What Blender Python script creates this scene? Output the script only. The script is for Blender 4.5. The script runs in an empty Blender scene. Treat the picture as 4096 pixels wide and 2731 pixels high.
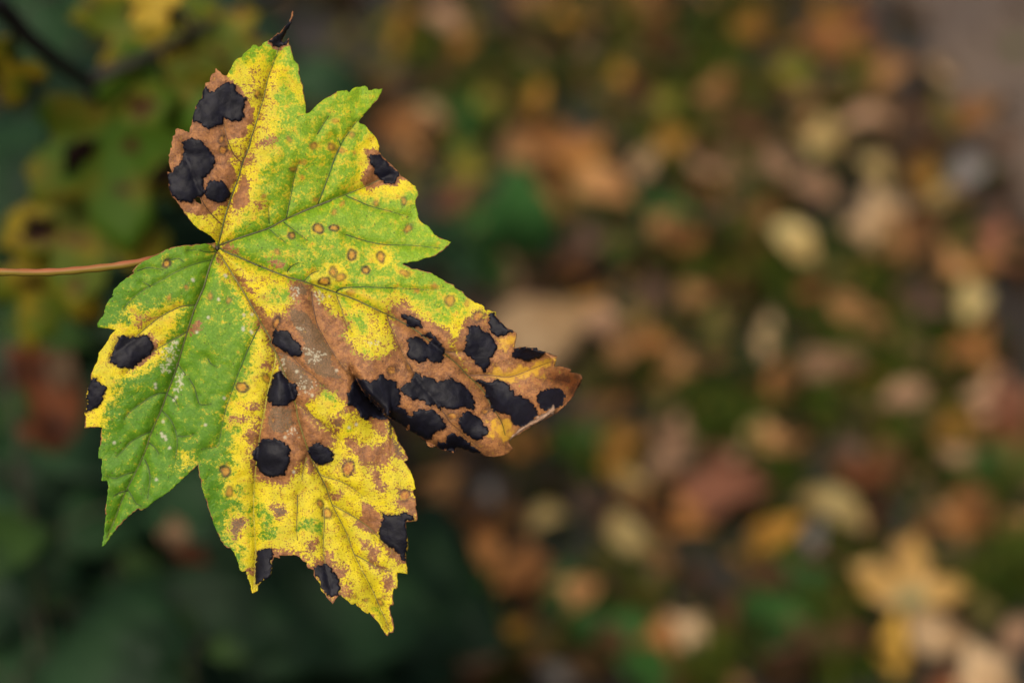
import bpy, math, random
import numpy as np
from mathutils import Vector, Matrix
from mathutils.geometry import delaunay_2d_cdt

random.seed(7)
rng = np.random.default_rng(7)
scene = bpy.context.scene
C = scene.collection

# ------------------------------------------------------------------ camera
CAM_H, PITCH, LENS, SENSOR, LEAF_D = 1.25, math.radians(33.0), 50.0, 22.3, 0.55
K = SENSOR / LENS
CP = Vector((0, 0, CAM_H))
FW = Vector((0, math.cos(PITCH), -math.sin(PITCH)))
UP = Vector((0, math.sin(PITCH), math.cos(PITCH)))
RT = Vector((1, 0, 0))
cam = bpy.data.cameras.new('camera')
cam.lens, cam.sensor_width, cam.sensor_fit = LENS, SENSOR, 'HORIZONTAL'
cam.clip_start, cam.clip_end = 0.02, 500
cam.dof.use_dof = True
cam.dof.focus_distance = LEAF_D
cam.dof.aperture_fstop = 4.5
camo = bpy.data.objects.new('camera', cam)
camo.location = CP
camo.rotation_euler = (math.pi / 2 - PITCH, 0, 0)
C.objects.link(camo)
scene.camera = camo

# ------------------------------------------------------------------ sky, sun, exposure
SUN_EL, SUN_AZ = math.radians(52), math.radians(205)
w = bpy.data.worlds.new('World'); scene.world = w; w.use_nodes = True
nt = w.node_tree
sky = nt.nodes.new('ShaderNodeTexSky'); sky.sky_type = 'NISHITA'; sky.sun_disc = False
sky.sun_elevation, sky.sun_rotation = SUN_EL, SUN_AZ
sky.dust_density = 7.0; sky.ozone_density = 0.3; sky.air_density = 0.8
bg = nt.nodes['Background']; bg.inputs[1].default_value = 0.075
nt.links.new(sky.outputs[0], bg.inputs[0])
sl = bpy.data.lights.new('sun', 'SUN'); sl.energy = 1.5; sl.angle = math.radians(25); sl.color = (1.0, 0.92, 0.78)
so = bpy.data.objects.new('sun', sl); C.objects.link(so)
sdir = Vector((math.cos(SUN_EL) * math.sin(SUN_AZ), math.cos(SUN_EL) * math.cos(SUN_AZ), math.sin(SUN_EL)))
so.rotation_euler = (-sdir).to_track_quat('-Z', 'Y').to_euler()
so.location = (0, -2, 6)
scene.view_settings.view_transform = 'Standard'
scene.view_settings.look = 'None'
scene.view_settings.exposure = 1.2
scene.view_settings.gamma = 1.0
scene.render.engine = 'CYCLES'
scene.cycles.use_denoising = True
scene.cycles.max_bounces = 6

# ------------------------------------------------------------------ helpers
def ray(nx, ny):
    return FW + RT * ((nx - 2048) / 4096 * K) + UP * ((1365.5 - ny) / 4096 * K)
def at(nx, ny, d):
    return CP + ray(nx, ny) * d
def ground(nx, ny, z=0.0):
    r = ray(nx, ny)
    t = (z - CP.z) / r.z
    return CP + r * t, t
ALB = 0.30
def lin(c):
    c = c / 255.0
    return c / 12.92 if c <= 0.04045 else ((c + 0.055) / 1.055) ** 2.4
def S(r, g, b, m=1.0):
    return (lin(r) * ALB * m, lin(g) * ALB * m, lin(b) * ALB * m, 1)
T4 = 0.38264
def T(ox, oy, pts, s=T4):
    return [(ox + x * s, oy + y * s) for x, y in pts]
def A_(p): return T(600, 0, p)
def B_(p): return T(600, 500, p)
def C_(p): return T(1200, 300, p)
def D_(p): return T(300, 900, p)
def E_(p): return T(300, 1500, p)
def F_(p): return T(1000, 900, p)
def G_(p): return T(1600, 900, p)
def H_(p): return T(1600, 1300, p)
def I_(p): return T(1000, 1400, p)
def J_(p): return T(800, 2000, p)

def tag(o, label=None, cat=None, group=None, kind=None):
    if label: o['label'] = label
    if cat: o['category'] = cat
    if group: o['group'] = group
    if kind: o['kind'] = kind
    return o
def empty(name, loc):
    o = bpy.data.objects.new(name, None); o.empty_display_size = 0.02
    o.location = loc; C.objects.link(o); return o
def mesh(name, verts, faces, mat=None, smooth=True):
    me = bpy.data.meshes.new(name)
    me.from_pydata([tuple(v) for v in verts], [], [tuple(int(i) for i in f) for f in faces])
    if smooth: me.polygons.foreach_set('use_smooth', [True] * len(me.polygons))
    if mat: me.materials.append(mat)
    me.update(); return me
def obj(name, me, parent=None, loc=None):
    o = bpy.data.objects.new(name, me); C.objects.link(o)
    if parent: o.parent = parent
    if loc is not None: o.location = loc
    return o
def tube(pts, radii, seg=8, caps=True):
    vs, fs = [], []
    n = len(pts)
    prev = None
    for i in range(n):
        t = (pts[min(i + 1, n - 1)] - pts[max(i - 1, 0)]).normalized()
        a = t.cross(Vector((0.3, -0.8, 0.52))) if prev is None else prev - t * prev.dot(t)
        a.normalize(); prev = a
        b = t.cross(a)
        for k in range(seg):
            an = 2 * math.pi * k / seg
            vs.append(pts[i] + (a * math.cos(an) + b * math.sin(an)) * radii[i])
    for i in range(n - 1):
        for k in range(seg):
            k2 = (k + 1) % seg
            fs.append((i * seg + k, i * seg + k2, (i + 1) * seg + k2, (i + 1) * seg + k))
    if caps:
        fs.append(tuple(range(seg))[::-1]); fs.append(tuple((n - 1) * seg + k for k in range(seg)))
    return vs, fs

# value noise in numpy (pixel units)
def vnoise(x, y, s, seed=0):
    x = np.asarray(x, float) / s; y = np.asarray(y, float) / s
    xi, yi = np.floor(x).astype(np.int64), np.floor(y).astype(np.int64)
    fx, fy = x - xi, y - yi
    fx = fx * fx * (3 - 2 * fx); fy = fy * fy * (3 - 2 * fy)
    def h(a, b):
        n = (a * 374761393 + b * 668265263 + seed * 974711) & 0x7fffffff
        n = ((n ^ (n >> 13)) * 1274126177) & 0x7fffffff
        return ((n ^ (n >> 16)) & 0xffff) / 65535.0
    return (h(xi, yi) * (1 - fx) + h(xi + 1, yi) * fx) * (1 - fy) + (h(xi, yi + 1) * (1 - fx) + h(xi + 1, yi + 1) * fx) * fy - 0.5
def resample(pts, step, closed=True):
    P = np.array(pts, float)
    if closed: P = np.vstack([P, P[:1]])
    out = []
    for a, b in zip(P[:-1], P[1:]):
        L = np.hypot(*(b - a)); n = max(1, int(round(L / step)))
        for i in range(n): out.append(a + (b - a) * i / n)
    if not closed: out.append(P[-1])
    return np.array(out)
def smooth_line(pts, step):
    """Catmull-Rom through the points."""
    P = [np.array(p, float) for p in pts]
    P = [2 * P[0] - P[1]] + P + [2 * P[-1] - P[-2]]
    out = []
    for i in range(1, len(P) - 2):
        p0, p1, p2, p3 = P[i - 1:i + 3]
        n = max(2, int(np.hypot(*(p2 - p1)) / step))
        for k in range(n):
            t = k / n
            out.append(0.5 * ((2 * p1) + (-p0 + p2) * t + (2 * p0 - 5 * p1 + 4 * p2 - p3) * t * t + (-p0 + 3 * p1 - 3 * p2 + p3) * t ** 3))
    out.append(P[-2])
    return np.array(out)
def seg_dist(Q, pts, closed=False):
    P = np.array(pts, float)
    if closed: P = np.vstack([P, P[:1]])
    best = np.full(len(Q), 1e9)
    lo, hi = P.min(0) - 400, P.max(0) + 400
    m = (Q[:, 0] > lo[0]) & (Q[:, 0] < hi[0]) & (Q[:, 1] > lo[1]) & (Q[:, 1] < hi[1])
    q = Q[m]
    if not len(q): return best
    b = best[m]
    for s, e in zip(P[:-1], P[1:]):
        d = e - s; L2 = max(d @ d, 1e-9)
        t = np.clip(((q - s) @ d) / L2, 0, 1)
        b = np.minimum(b, np.hypot(q[:, 0] - s[0] - t * d[0], q[:, 1] - s[1] - t * d[1]))
    best[m] = b
    return best
def inside(Q, pts):
    P = np.array(pts, float)
    r = np.zeros(len(Q), bool)
    lo, hi = P.min(0), P.max(0)
    m = (Q[:, 0] >= lo[0]) & (Q[:, 0] <= hi[0]) & (Q[:, 1] >= lo[1]) & (Q[:, 1] <= hi[1])
    q = Q[m]; c = np.zeros(len(q), bool)
    for a, b in zip(P, np.roll(P, -1, 0)):
        if a[1] == b[1]: continue
        x = (b[0] - a[0]) * (q[:, 1] - a[1]) / (b[1] - a[1]) + a[0]
        c ^= ((a[1] > q[:, 1]) != (b[1] > q[:, 1])) & (q[:, 0] < x)
    r[m] = c
    return r
def sdf(Q, pts):
    d = seg_dist(Q, pts, True)
    return np.where(inside(Q, pts), d, -d)
def sstep(x, a, b):
    t = np.clip((x - a) / (b - a), 0, 1); return t * t * (3 - 2 * t)

# ------------------------------------------------------------------ materials
class NM:
    def __init__(s, name):
        s.m = bpy.data.materials.new(name); s.m.use_nodes = True
        s.t = s.m.node_tree; s.b = s.t.nodes['Principled BSDF']; s.out = s.t.nodes['Material Output']
    def n(s, ty, **kw):
        o = s.t.nodes.new(ty)
        for k, v in kw.items(): setattr(o, k, v)
        return o
    def l(s, a, b): s.t.links.new(a, b)
    def val(s, v, inp):
        if isinstance(v, (int, float)): inp.default_value = v
        elif isinstance(v, tuple): inp.default_value = v
        else: s.l(v, inp)
    def math(s, op, a, b=0.0, c=0.0, clamp=False):
        o = s.n('ShaderNodeMath', operation=op, use_clamp=clamp)
        s.val(a, o.inputs[0]); s.val(b, o.inputs[1]); s.val(c, o.inputs[2]); return o.outputs[0]
    def mix(s, f, a, b):
        o = s.n('ShaderNodeMix', data_type='RGBA')
        s.val(f, o.inputs[0]); s.val(a, o.inputs[6]); s.val(b, o.inputs[7]); return o.outputs[2]
    def step(s, x, a, b):
        o = s.n('ShaderNodeMapRange', interpolation_type='SMOOTHSTEP')
        s.val(x, o.inputs[0]); s.val(a, o.inputs[1]); s.val(b, o.inputs[2]); return o.outputs[0]
    def noise(s, vec, scale, detail=2.0, rough=0.5):
        o = s.n('ShaderNodeTexNoise'); s.l(vec, o.inputs['Vector'])
        o.inputs['Scale'].default_value = scale; o.inputs['Detail'].default_value = detail
        o.inputs['Roughness'].default_value = rough; return o.outputs['Fac']
    def nz(s, vec, scale, detail=2.0, rough=0.5, k=2.2):
        return s.math('MULTIPLY_ADD', s.math('SUBTRACT', s.noise(vec, scale, detail, rough), 0.5), k, 0.5, clamp=True)
    def vor(s, vec, scale, feature='F1'):
        o = s.n('ShaderNodeTexVoronoi', feature=feature); s.l(vec, o.inputs['Vector'])
        o.inputs['Scale'].default_value = scale; return o
    def bump(s, h, strength, dist):
        o = s.n('ShaderNodeBump'); o.inputs['Strength'].default_value = strength
        o.inputs['Distance'].default_value = dist; s.l(h, o.inputs['Height']); return o.outputs[0]

def simple_mat(name, col, rough=0.6, var=0.35, scale=30.0, spec=0.3, col2=None, trans=0.0):
    m = NM(name)
    tc = m.n('ShaderNodeTexCoord'); oi = m.n('ShaderNodeObjectInfo')
    add = m.n('ShaderNodeVectorMath', operation='ADD'); m.l(tc.outputs['Object'], add.inputs[0]); m.l(oi.outputs['Random'], add.inputs[1])
    n1 = m.noise(add.outputs[0], scale, 3.0, 0.6)
    c2 = col2 or tuple(c * (1 - var) for c in col[:3]) + (1,)
    c = m.mix(m.step(n1, 0.35, 0.65), col, c2)
    hs = m.n('ShaderNodeHueSaturation'); m.l(c, hs.inputs['Color'])
    m.l(m.math('MULTIPLY_ADD', oi.outputs['Random'], 0.5, 0.78), hs.inputs['Value'])
    m.l(hs.outputs[0], m.b.inputs['Base Color'])
    m.b.inputs['Roughness'].default_value = rough
    m.b.inputs['Specular IOR Level'].default_value = spec
    m.l(m.bump(m.noise(add.outputs[0], scale * 5, 2.0), 0.3, 0.002), m.b.inputs['Normal'])
    if trans:
        tr = m.n('ShaderNodeBsdfTranslucent'); m.l(hs.outputs[0], tr.inputs[0])
        mx = m.n('ShaderNodeMixShader'); mx.inputs[0].default_value = trans
        m.l(m.b.outputs[0], mx.inputs[1]); m.l(tr.outputs[0], mx.inputs[2]); m.l(mx.outputs[0], m.out.inputs[0])
    return m.m

# ------------------------------------------------------------------ ground and path
def ground_material():
    m = NM('woodland_soil')
    tc = m.n('ShaderNodeTexCoord').outputs['Object']
    a = m.noise(tc, 3.0, 5.0, 0.6); b = m.noise(tc, 22.0, 4.0, 0.65); c_ = m.noise(tc, 90.0, 3.0, 0.6)
    col = m.mix(m.step(b, 0.35, 0.65), S(38, 32, 24), S(58, 46, 32))
    col = m.mix(m.step(a, 0.45, 0.62), col, S(42, 50, 20))
    col = m.mix(m.math('MULTIPLY', m.step(c_, 0.55, 0.7), 0.4), col, S(84, 64, 42))
    m.l(col, m.b.inputs['Base Color']); m.b.inputs['Roughness'].default_value = 0.9
    m.l(m.bump(b, 0.8, 0.02), m.b.inputs['Normal'])
    return m.m
def path_material():
    m = NM('trodden_gravel')
    tc = m.n('ShaderNodeTexCoord').outputs['Object']
    a = m.noise(tc, 5.0, 5.0, 0.6); b = m.noise(tc, 60.0, 4.0, 0.65)
    col = m.mix(m.step(a, 0.35, 0.65), S(112, 92, 76), S(130, 108, 88))
    col = m.mix(m.math('MULTIPLY', m.step(b, 0.5, 0.7), 0.5), col, S(150, 128, 106))
    m.l(col, m.b.inputs['Base Color']); m.b.inputs['Roughness'].default_value = 0.9
    m.l(m.bump(b, 0.6, 0.01), m.b.inputs['Normal'])
    return m.m
# a finely undulating sheet near the camera, flat out to the horizon
def ground_h(x, y):
    x = np.asarray(x, float); y = np.asarray(y, float)
    f = sstep(np.hypot(x, y - 2.2), 7.0, 5.0)
    return f * (0.05 * vnoise(x, y, 0.7, 3) + 0.02 * vnoise(x, y, 0.22, 4))
gx = np.concatenate([[-200, -60, -20, -9], np.linspace(-5, 5, 81), [9, 20, 60, 200]])
gy = np.concatenate([[-200, -60, -20, -6], np.linspace(-2.5, 8, 85), [12, 25, 70, 260]])
GX, GY = np.meshgrid(gx, gy)
GZ = ground_h(GX, GY)
nv = len(gx)
gf = [(j * nv + i, j * nv + i + 1, (j + 1) * nv + i + 1, (j + 1) * nv + i) for j in range(len(gy) - 1) for i in range(nv - 1)]
g = obj('ground', mesh('ground', np.stack([GX.ravel(), GY.ravel(), GZ.ravel()], 1), gf, ground_material()))
tag(g, 'dark woodland soil with moss under the fallen leaves', kind='structure')
def gp(nx, ny):
    """point of the ground under a pixel"""
    p, t = ground(nx, ny)
    for _ in range(3):
        p, t = ground(nx, ny, float(ground_h(p.x, p.y)))
    return p, t
# path: a strip that runs away to the upper right
pa = gp(3420, -60)[0]; pb = gp(4150, 900)[0]
dirp = (pa - pb); dirp.z = 0; dirp.normalize(); nrm = Vector((dirp.y, -dirp.x, 0))
pv, pf = [], []
NL, NWD = 240, 40
for i in range(NL):
    t = -4 + 14 * i / (NL - 1)
    for j in range(NWD):
        u = j / (NWD - 1) * 1.5
        e = 0.16 * float(vnoise(t, 5.0 * (j == 0), 0.16, 9)) if j in (0, NWD - 1) else 0
        q = pb + dirp * t + nrm * (u + e)
        z = float(ground_h(q.x, q.y)) + (0.03 if 0 < j < NWD - 1 else -0.03)
        pv.append((q.x, q.y, z))
for i in range(NL - 1):
    for j in range(NWD - 1):
        a = i * NWD + j; pf.append((a, a + 1, a + NWD + 1, a + NWD))
tag(obj('path', mesh('path', pv, pf, path_material())), 'pale trodden gravel footpath beside the leaf litter', kind='structure')

# ------------------------------------------------------------------ leaf litter, grass (stuff)
def ovate(rows=6, width=0.55, curl=0.25, fold=0.2, twist=0.0, seed=0, thick=0.006, power=0.8):
    """simple pointed leaf, length 1 along y, upper side +z, with thickness"""
    r = random.Random(seed)
    top = []
    for i in range(rows + 1):
        t = i / rows
        wd = width / 2 * (math.sin(math.pi * min(1, t ** power)) ** 0.75 if 0 < t < 1 else 0.02) * r.uniform(0.92, 1.08)
        z = curl * (t - 0.5) ** 2 * 2
        for s in (-1, -0.5, 0, 0.5, 1):
            x = s * wd
            zz = z + fold * abs(s) ** 1.5 * wd + twist * s * (t - 0.5) * 0.4 + r.uniform(-1, 1) * 0.012
            top.append((x, t - 0.5 + r.uniform(-1, 1) * 0.012 * abs(s), zz))
    return thicken(top, [(i * 5 + k, i * 5 + k + 1, (i + 1) * 5 + k + 1, (i + 1) * 5 + k) for i in range(rows) for k in range(4)], thick)
def thicken(top, faces, thick):
    n = len(top)
    vs = list(top) + [(x, y, z - thick) for x, y, z in top]
    fs = [tuple(f) for f in faces] + [tuple(i + n for i in f[::-1]) for f in faces]
    cnt = {}
    for f in faces:
        for a, b in zip(f, f[1:] + f[:1]): cnt[(a, b)] = 1
    for (a, b) in list(cnt):
        if (b, a) not in cnt: fs.append((b, a, a + n, b + n))
    return vs, fs
def maple(seed=0, curl=0.18, thick=0.006, lobes=((90, 1.0), (35, 0.86), (145, 0.86), (-25, 0.55), (205, 0.55)), n=72, rings=5, tooth=0.05):
    """five-lobed leaf, tip along +y, base at the origin, about 1 across"""
    r = random.Random(seed)
    top = [(0, 0, 0)]
    rad = []
    for k in range(n):
        an = 360 * k / n
        best = 0.24
        for la, ll in lobes:
            d = abs((an - la + 180) % 360 - 180)
            best = max(best, 0.60 * ll * max(0.0, 1 - (d / 40) ** 1.7) + 0.16 * (d < 40))
        best *= 1 + tooth * (1 if k % 3 == 0 else -0.5) * r.uniform(0.5, 1.4)
        dn = abs((an - 270 + 180) % 360 - 180)
        if dn < 28: best = 0.1 + 0.1 * dn / 28
        rad.append(best)
    ph = r.uniform(0, 6)
    for i in range(1, rings + 1):
        q = i / rings
        for k in range(n):
            an = math.radians(360 * k / n); R = rad[k] * q
            z = curl * R * R * 1.6 * (0.5 + math.sin(2 * an + ph)) + 0.03 * math.sin(5 * an + ph) * q
            top.append((R * math.cos(an), R * math.sin(an), z))
    fs = [(0, 1 + k, 1 + (k + 1) % n) for k in range(n)]
    for i in range(rings - 1):
        a = 1 + i * n; b = a + n
        fs += [(a + k, b + k, b + (k + 1) % n, a + (k + 1) % n) for k in range(n)]
    return thicken(top, fs, thick)

def litter_material():
    m = NM('litter')
    at_ = m.n('ShaderNodeAttribute', attribute_name='tint')
    tc = m.n('ShaderNodeTexCoord').outputs['Object']
    n1 = m.noise(tc, 70.0, 3.0)
    hs = m.n('ShaderNodeHueSaturation'); m.l(at_.outputs['Color'], hs.inputs['Color'])
    m.l(m.math('MULTIPLY_ADD', n1, 0.8, 0.6), hs.inputs['Value'])
    m.l(hs.outputs[0], m.b.inputs['Base Color']); m.b.inputs['Roughness'].default_value = 0.8; m.b.inputs['Specular IOR Level'].default_value = 0.05
    return m.m
def scatter_mesh(name, protos, places, mat):
    """places: (matrix, colour); joined into one mesh with a per-leaf colour"""
    V, Fc, Cc = [], [], []
    off = 0
    for i, (M, col) in enumerate(places):
        pv_, pf_ = protos[i % len(protos)]
        a = np.array(pv_) @ np.array(M.to_3x3()).T + np.array(M.translation)
        V.append(a); Fc += [tuple(q + off for q in f) for f in pf_]
        Cc.append(np.tile(np.array(col, float), (len(pv_), 1))); off += len(pv_)
    me = mesh(name, np.vstack(V), Fc, mat)
    ca = me.color_attributes.new('tint', 'FLOAT_COLOR', 'POINT')
    ca.data.foreach_set('color', np.vstack(Cc).astype(np.float32).ravel())
    return me

LIT = [S(116, 84, 50), S(140, 100, 60), S(98, 74, 46), S(150, 112, 70), S(110, 86, 64), S(128, 86, 46), S(104, 100, 48), S(90, 80, 40), S(166, 132, 90), S(128, 78, 48), S(80, 96, 40), S(70, 88, 36)]
small = [ovate(3, 0.6, 0.5, 0.4, 0.6, seed=k, thick=0.02) for k in range(6)]
places = []
rl = random.Random(3)
for i in range(10000):
    x, y = rl.uniform(-1.7, 2.1), rl.uniform(0.6, 4.8)
    sz = rl.choice((0.02, 0.026, 0.034, 0.044, 0.056))
    M = Matrix.Translation((x, y, float(ground_h(x, y)) + rl.uniform(0.004, 0.030))) @ Matrix.Rotation(rl.uniform(0, 6.28), 4, 'Z') @ Matrix.Rotation(rl.gauss(0, 0.35), 4, 'X') @ Matrix.Rotation(rl.gauss(0, 0.35), 4, 'Y') @ Matrix.Scale(sz, 4)
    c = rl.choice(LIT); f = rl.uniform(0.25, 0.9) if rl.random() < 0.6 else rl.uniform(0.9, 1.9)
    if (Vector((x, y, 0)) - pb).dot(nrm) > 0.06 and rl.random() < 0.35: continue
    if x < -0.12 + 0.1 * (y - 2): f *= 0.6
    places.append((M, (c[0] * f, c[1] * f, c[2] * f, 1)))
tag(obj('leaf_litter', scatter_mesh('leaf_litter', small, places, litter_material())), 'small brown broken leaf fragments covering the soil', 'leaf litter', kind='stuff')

# grass: blobs given by the pixels where the photograph shows green between the leaves
GRASS = [(2420, 130, 200, 240, 700), (2780, 330, 220, 300, 900), (2870, 520, 200, 260, 900), (2650, 560, 150, 160, 300), (1830, 520, 160, 120, 350),
         (1700, 180, 200, 150, 350), (2000, 330, 200, 150, 350), (2950, 1000, 180, 180, 500), (3050, 1150, 200, 160, 600), (3420, 1380, 200, 140, 600), (3520, 1480, 220, 160, 700),
         (3500, 1130, 120, 100, 300), (2760, 1180, 130, 160, 400), (2550, 1480, 130, 120, 350), (2880, 1700, 220, 160, 600), (3050, 1880, 130, 150, 400),
         (3760, 1330, 150, 100, 400), (3850, 1540, 100, 140, 300), (3250, 1640, 240, 130, 400), (3640, 1800, 200, 160, 400), (3950, 1900, 150, 180, 400),
         (2350, 1840, 90, 90, 300), (3250, 2380, 220, 180, 700), (3330, 2300, 120, 200, 400), (4060, 2280, 120, 150, 400), (2500, 2450, 200, 200, 400), (3350, 2650, 180, 120, 250),
         (2800, 2660, 200, 120, 250), (2800, 1400, 900, 900, 500), (3300, 600, 700, 500, 250), (2100, 500, 600, 500, 300), (3300, 2200, 700, 500, 250), (3850, 2350, 200, 140, 250), (2980, 60, 250, 120, 300), (3230, 400, 120, 200, 250), (1500, 2500, 250, 200, 500), (1900, 2700, 300, 120, 250)]
gv, gfc, gcol = [], [], []
rg = random.Random(11)
for (cx, cy, rx, ry, n) in GRASS:
    for i in range(int(n * 0.95)):
        nx, ny = cx + rg.gauss(0, rx * 0.5), cy + rg.gauss(0, ry * 0.5)
        p, t = gp(nx, ny)
        h = rg.uniform(0.012, 0.036); wd = rg.uniform(0.0015, 0.0035)
        a = rg.uniform(0, 6.28); d = Vector((math.cos(a), math.sin(a), 0)); sd = Vector((-d.y, d.x, 0))
        ln = rg.uniform(0.2, 1.0)
        b0 = p - Vector((0, 0, 0.004)); b1 = p + Vector((0, 0, h * 0.6)) + d * h * ln * 0.35; b2 = p + Vector((0, 0, h * (1 - 0.3 * ln))) + d * h * ln
        o = len(gv)
        gv += [b0 - sd * wd, b0 + sd * wd, b1 - sd * wd * 0.8, b1 + sd * wd * 0.8, b2]
        gfc += [(o, o + 1, o + 3, o + 2), (o + 2, o + 3, o + 4)]
        f = rg.uniform(0.6, 1.25); yv = rg.uniform(0, 1)
        c = S(60 + 56 * yv, 98 + 16 * yv, 34)
        gcol += [(c[0] * f, c[1] * f, c[2] * f, 1)] * 5
gme = mesh('grass', gv, gfc, litter_material())
ca = gme.color_attributes.new('tint', 'FLOAT_COLOR', 'POINT'); ca.data.foreach_set('color', np.array(gcol, np.float32).ravel())
tag(obj('grass', gme), 'short green grass growing between the fallen leaves', 'grass', kind='stuff')

# ------------------------------------------------------------------ fallen leaves, one object each
OV = [mesh('fallen_leaf', *ovate(6, wd, cu, fo, tw, seed=20 + k)) for k, (wd, cu, fo, tw) in enumerate(
    [(0.46, 0.45, 0.5, 0.4), (0.52, -0.4, 0.4, -0.6), (0.4, 0.6, 0.7, 0.8), (0.74, 0.25, -0.3, 0.2), (0.34, 0.8, 0.9, -0.6), (0.5, -0.55, 0.6, 0.7)])]
MP = [mesh('fallen_leaf', *maple(seed=40 + k, curl=cu, n=36, rings=3)) for k, cu in enumerate((0.3, -0.25, 0.5))]
for me in OV + MP: me.materials.append(None)
COL = {  # kind: colour, second colour, words
    'pale':   (S(240, 204, 156), S(206, 166, 118), 'pale cream dry'),
    'tan':    (S(214, 160, 102), S(164, 116, 70), 'tan brown dry'),
    'orange': (S(200, 138, 78), S(152, 100, 54), 'orange brown'),
    'ochre':  (S(196, 146, 58), S(150, 104, 44), 'dull golden ochre'),
    'pink':   (S(204, 162, 126), S(160, 122, 92), 'pinkish brown'),
    'red':    (S(164, 108, 82), S(122, 80, 58), 'reddish brown'),
    'mauve':  (S(128, 100, 80), S(86, 66, 52), 'greyish mauve brown'),
    'brown':  (S(104, 72, 44), S(66, 46, 30), 'dark brown withered'),
    'olive':  (S(124, 114, 58), S(88, 82, 40), 'dull olive'),
    'yellow': (S(240, 190, 82), S(210, 156, 70), 'clear yellow'),
    'yg':     (S(160, 150, 56), S(110, 112, 40), 'yellow green'),
    'cream':  (S(228, 204, 138), S(196, 164, 98), 'cream yellow'),
    'grey':   (S(150, 142, 136), S(112, 106, 104), 'grey weathered'),
}
def up(c, k=1.15): return (c[0] * k, c[1] * k, c[2] * k, 1)
LM = {k: simple_mat('fallen_' + k, up(a), 0.65, col2=up(b), scale=2.2, spec=0.08, trans=0.12) for k, (a, b, c) in COL.items()}
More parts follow.
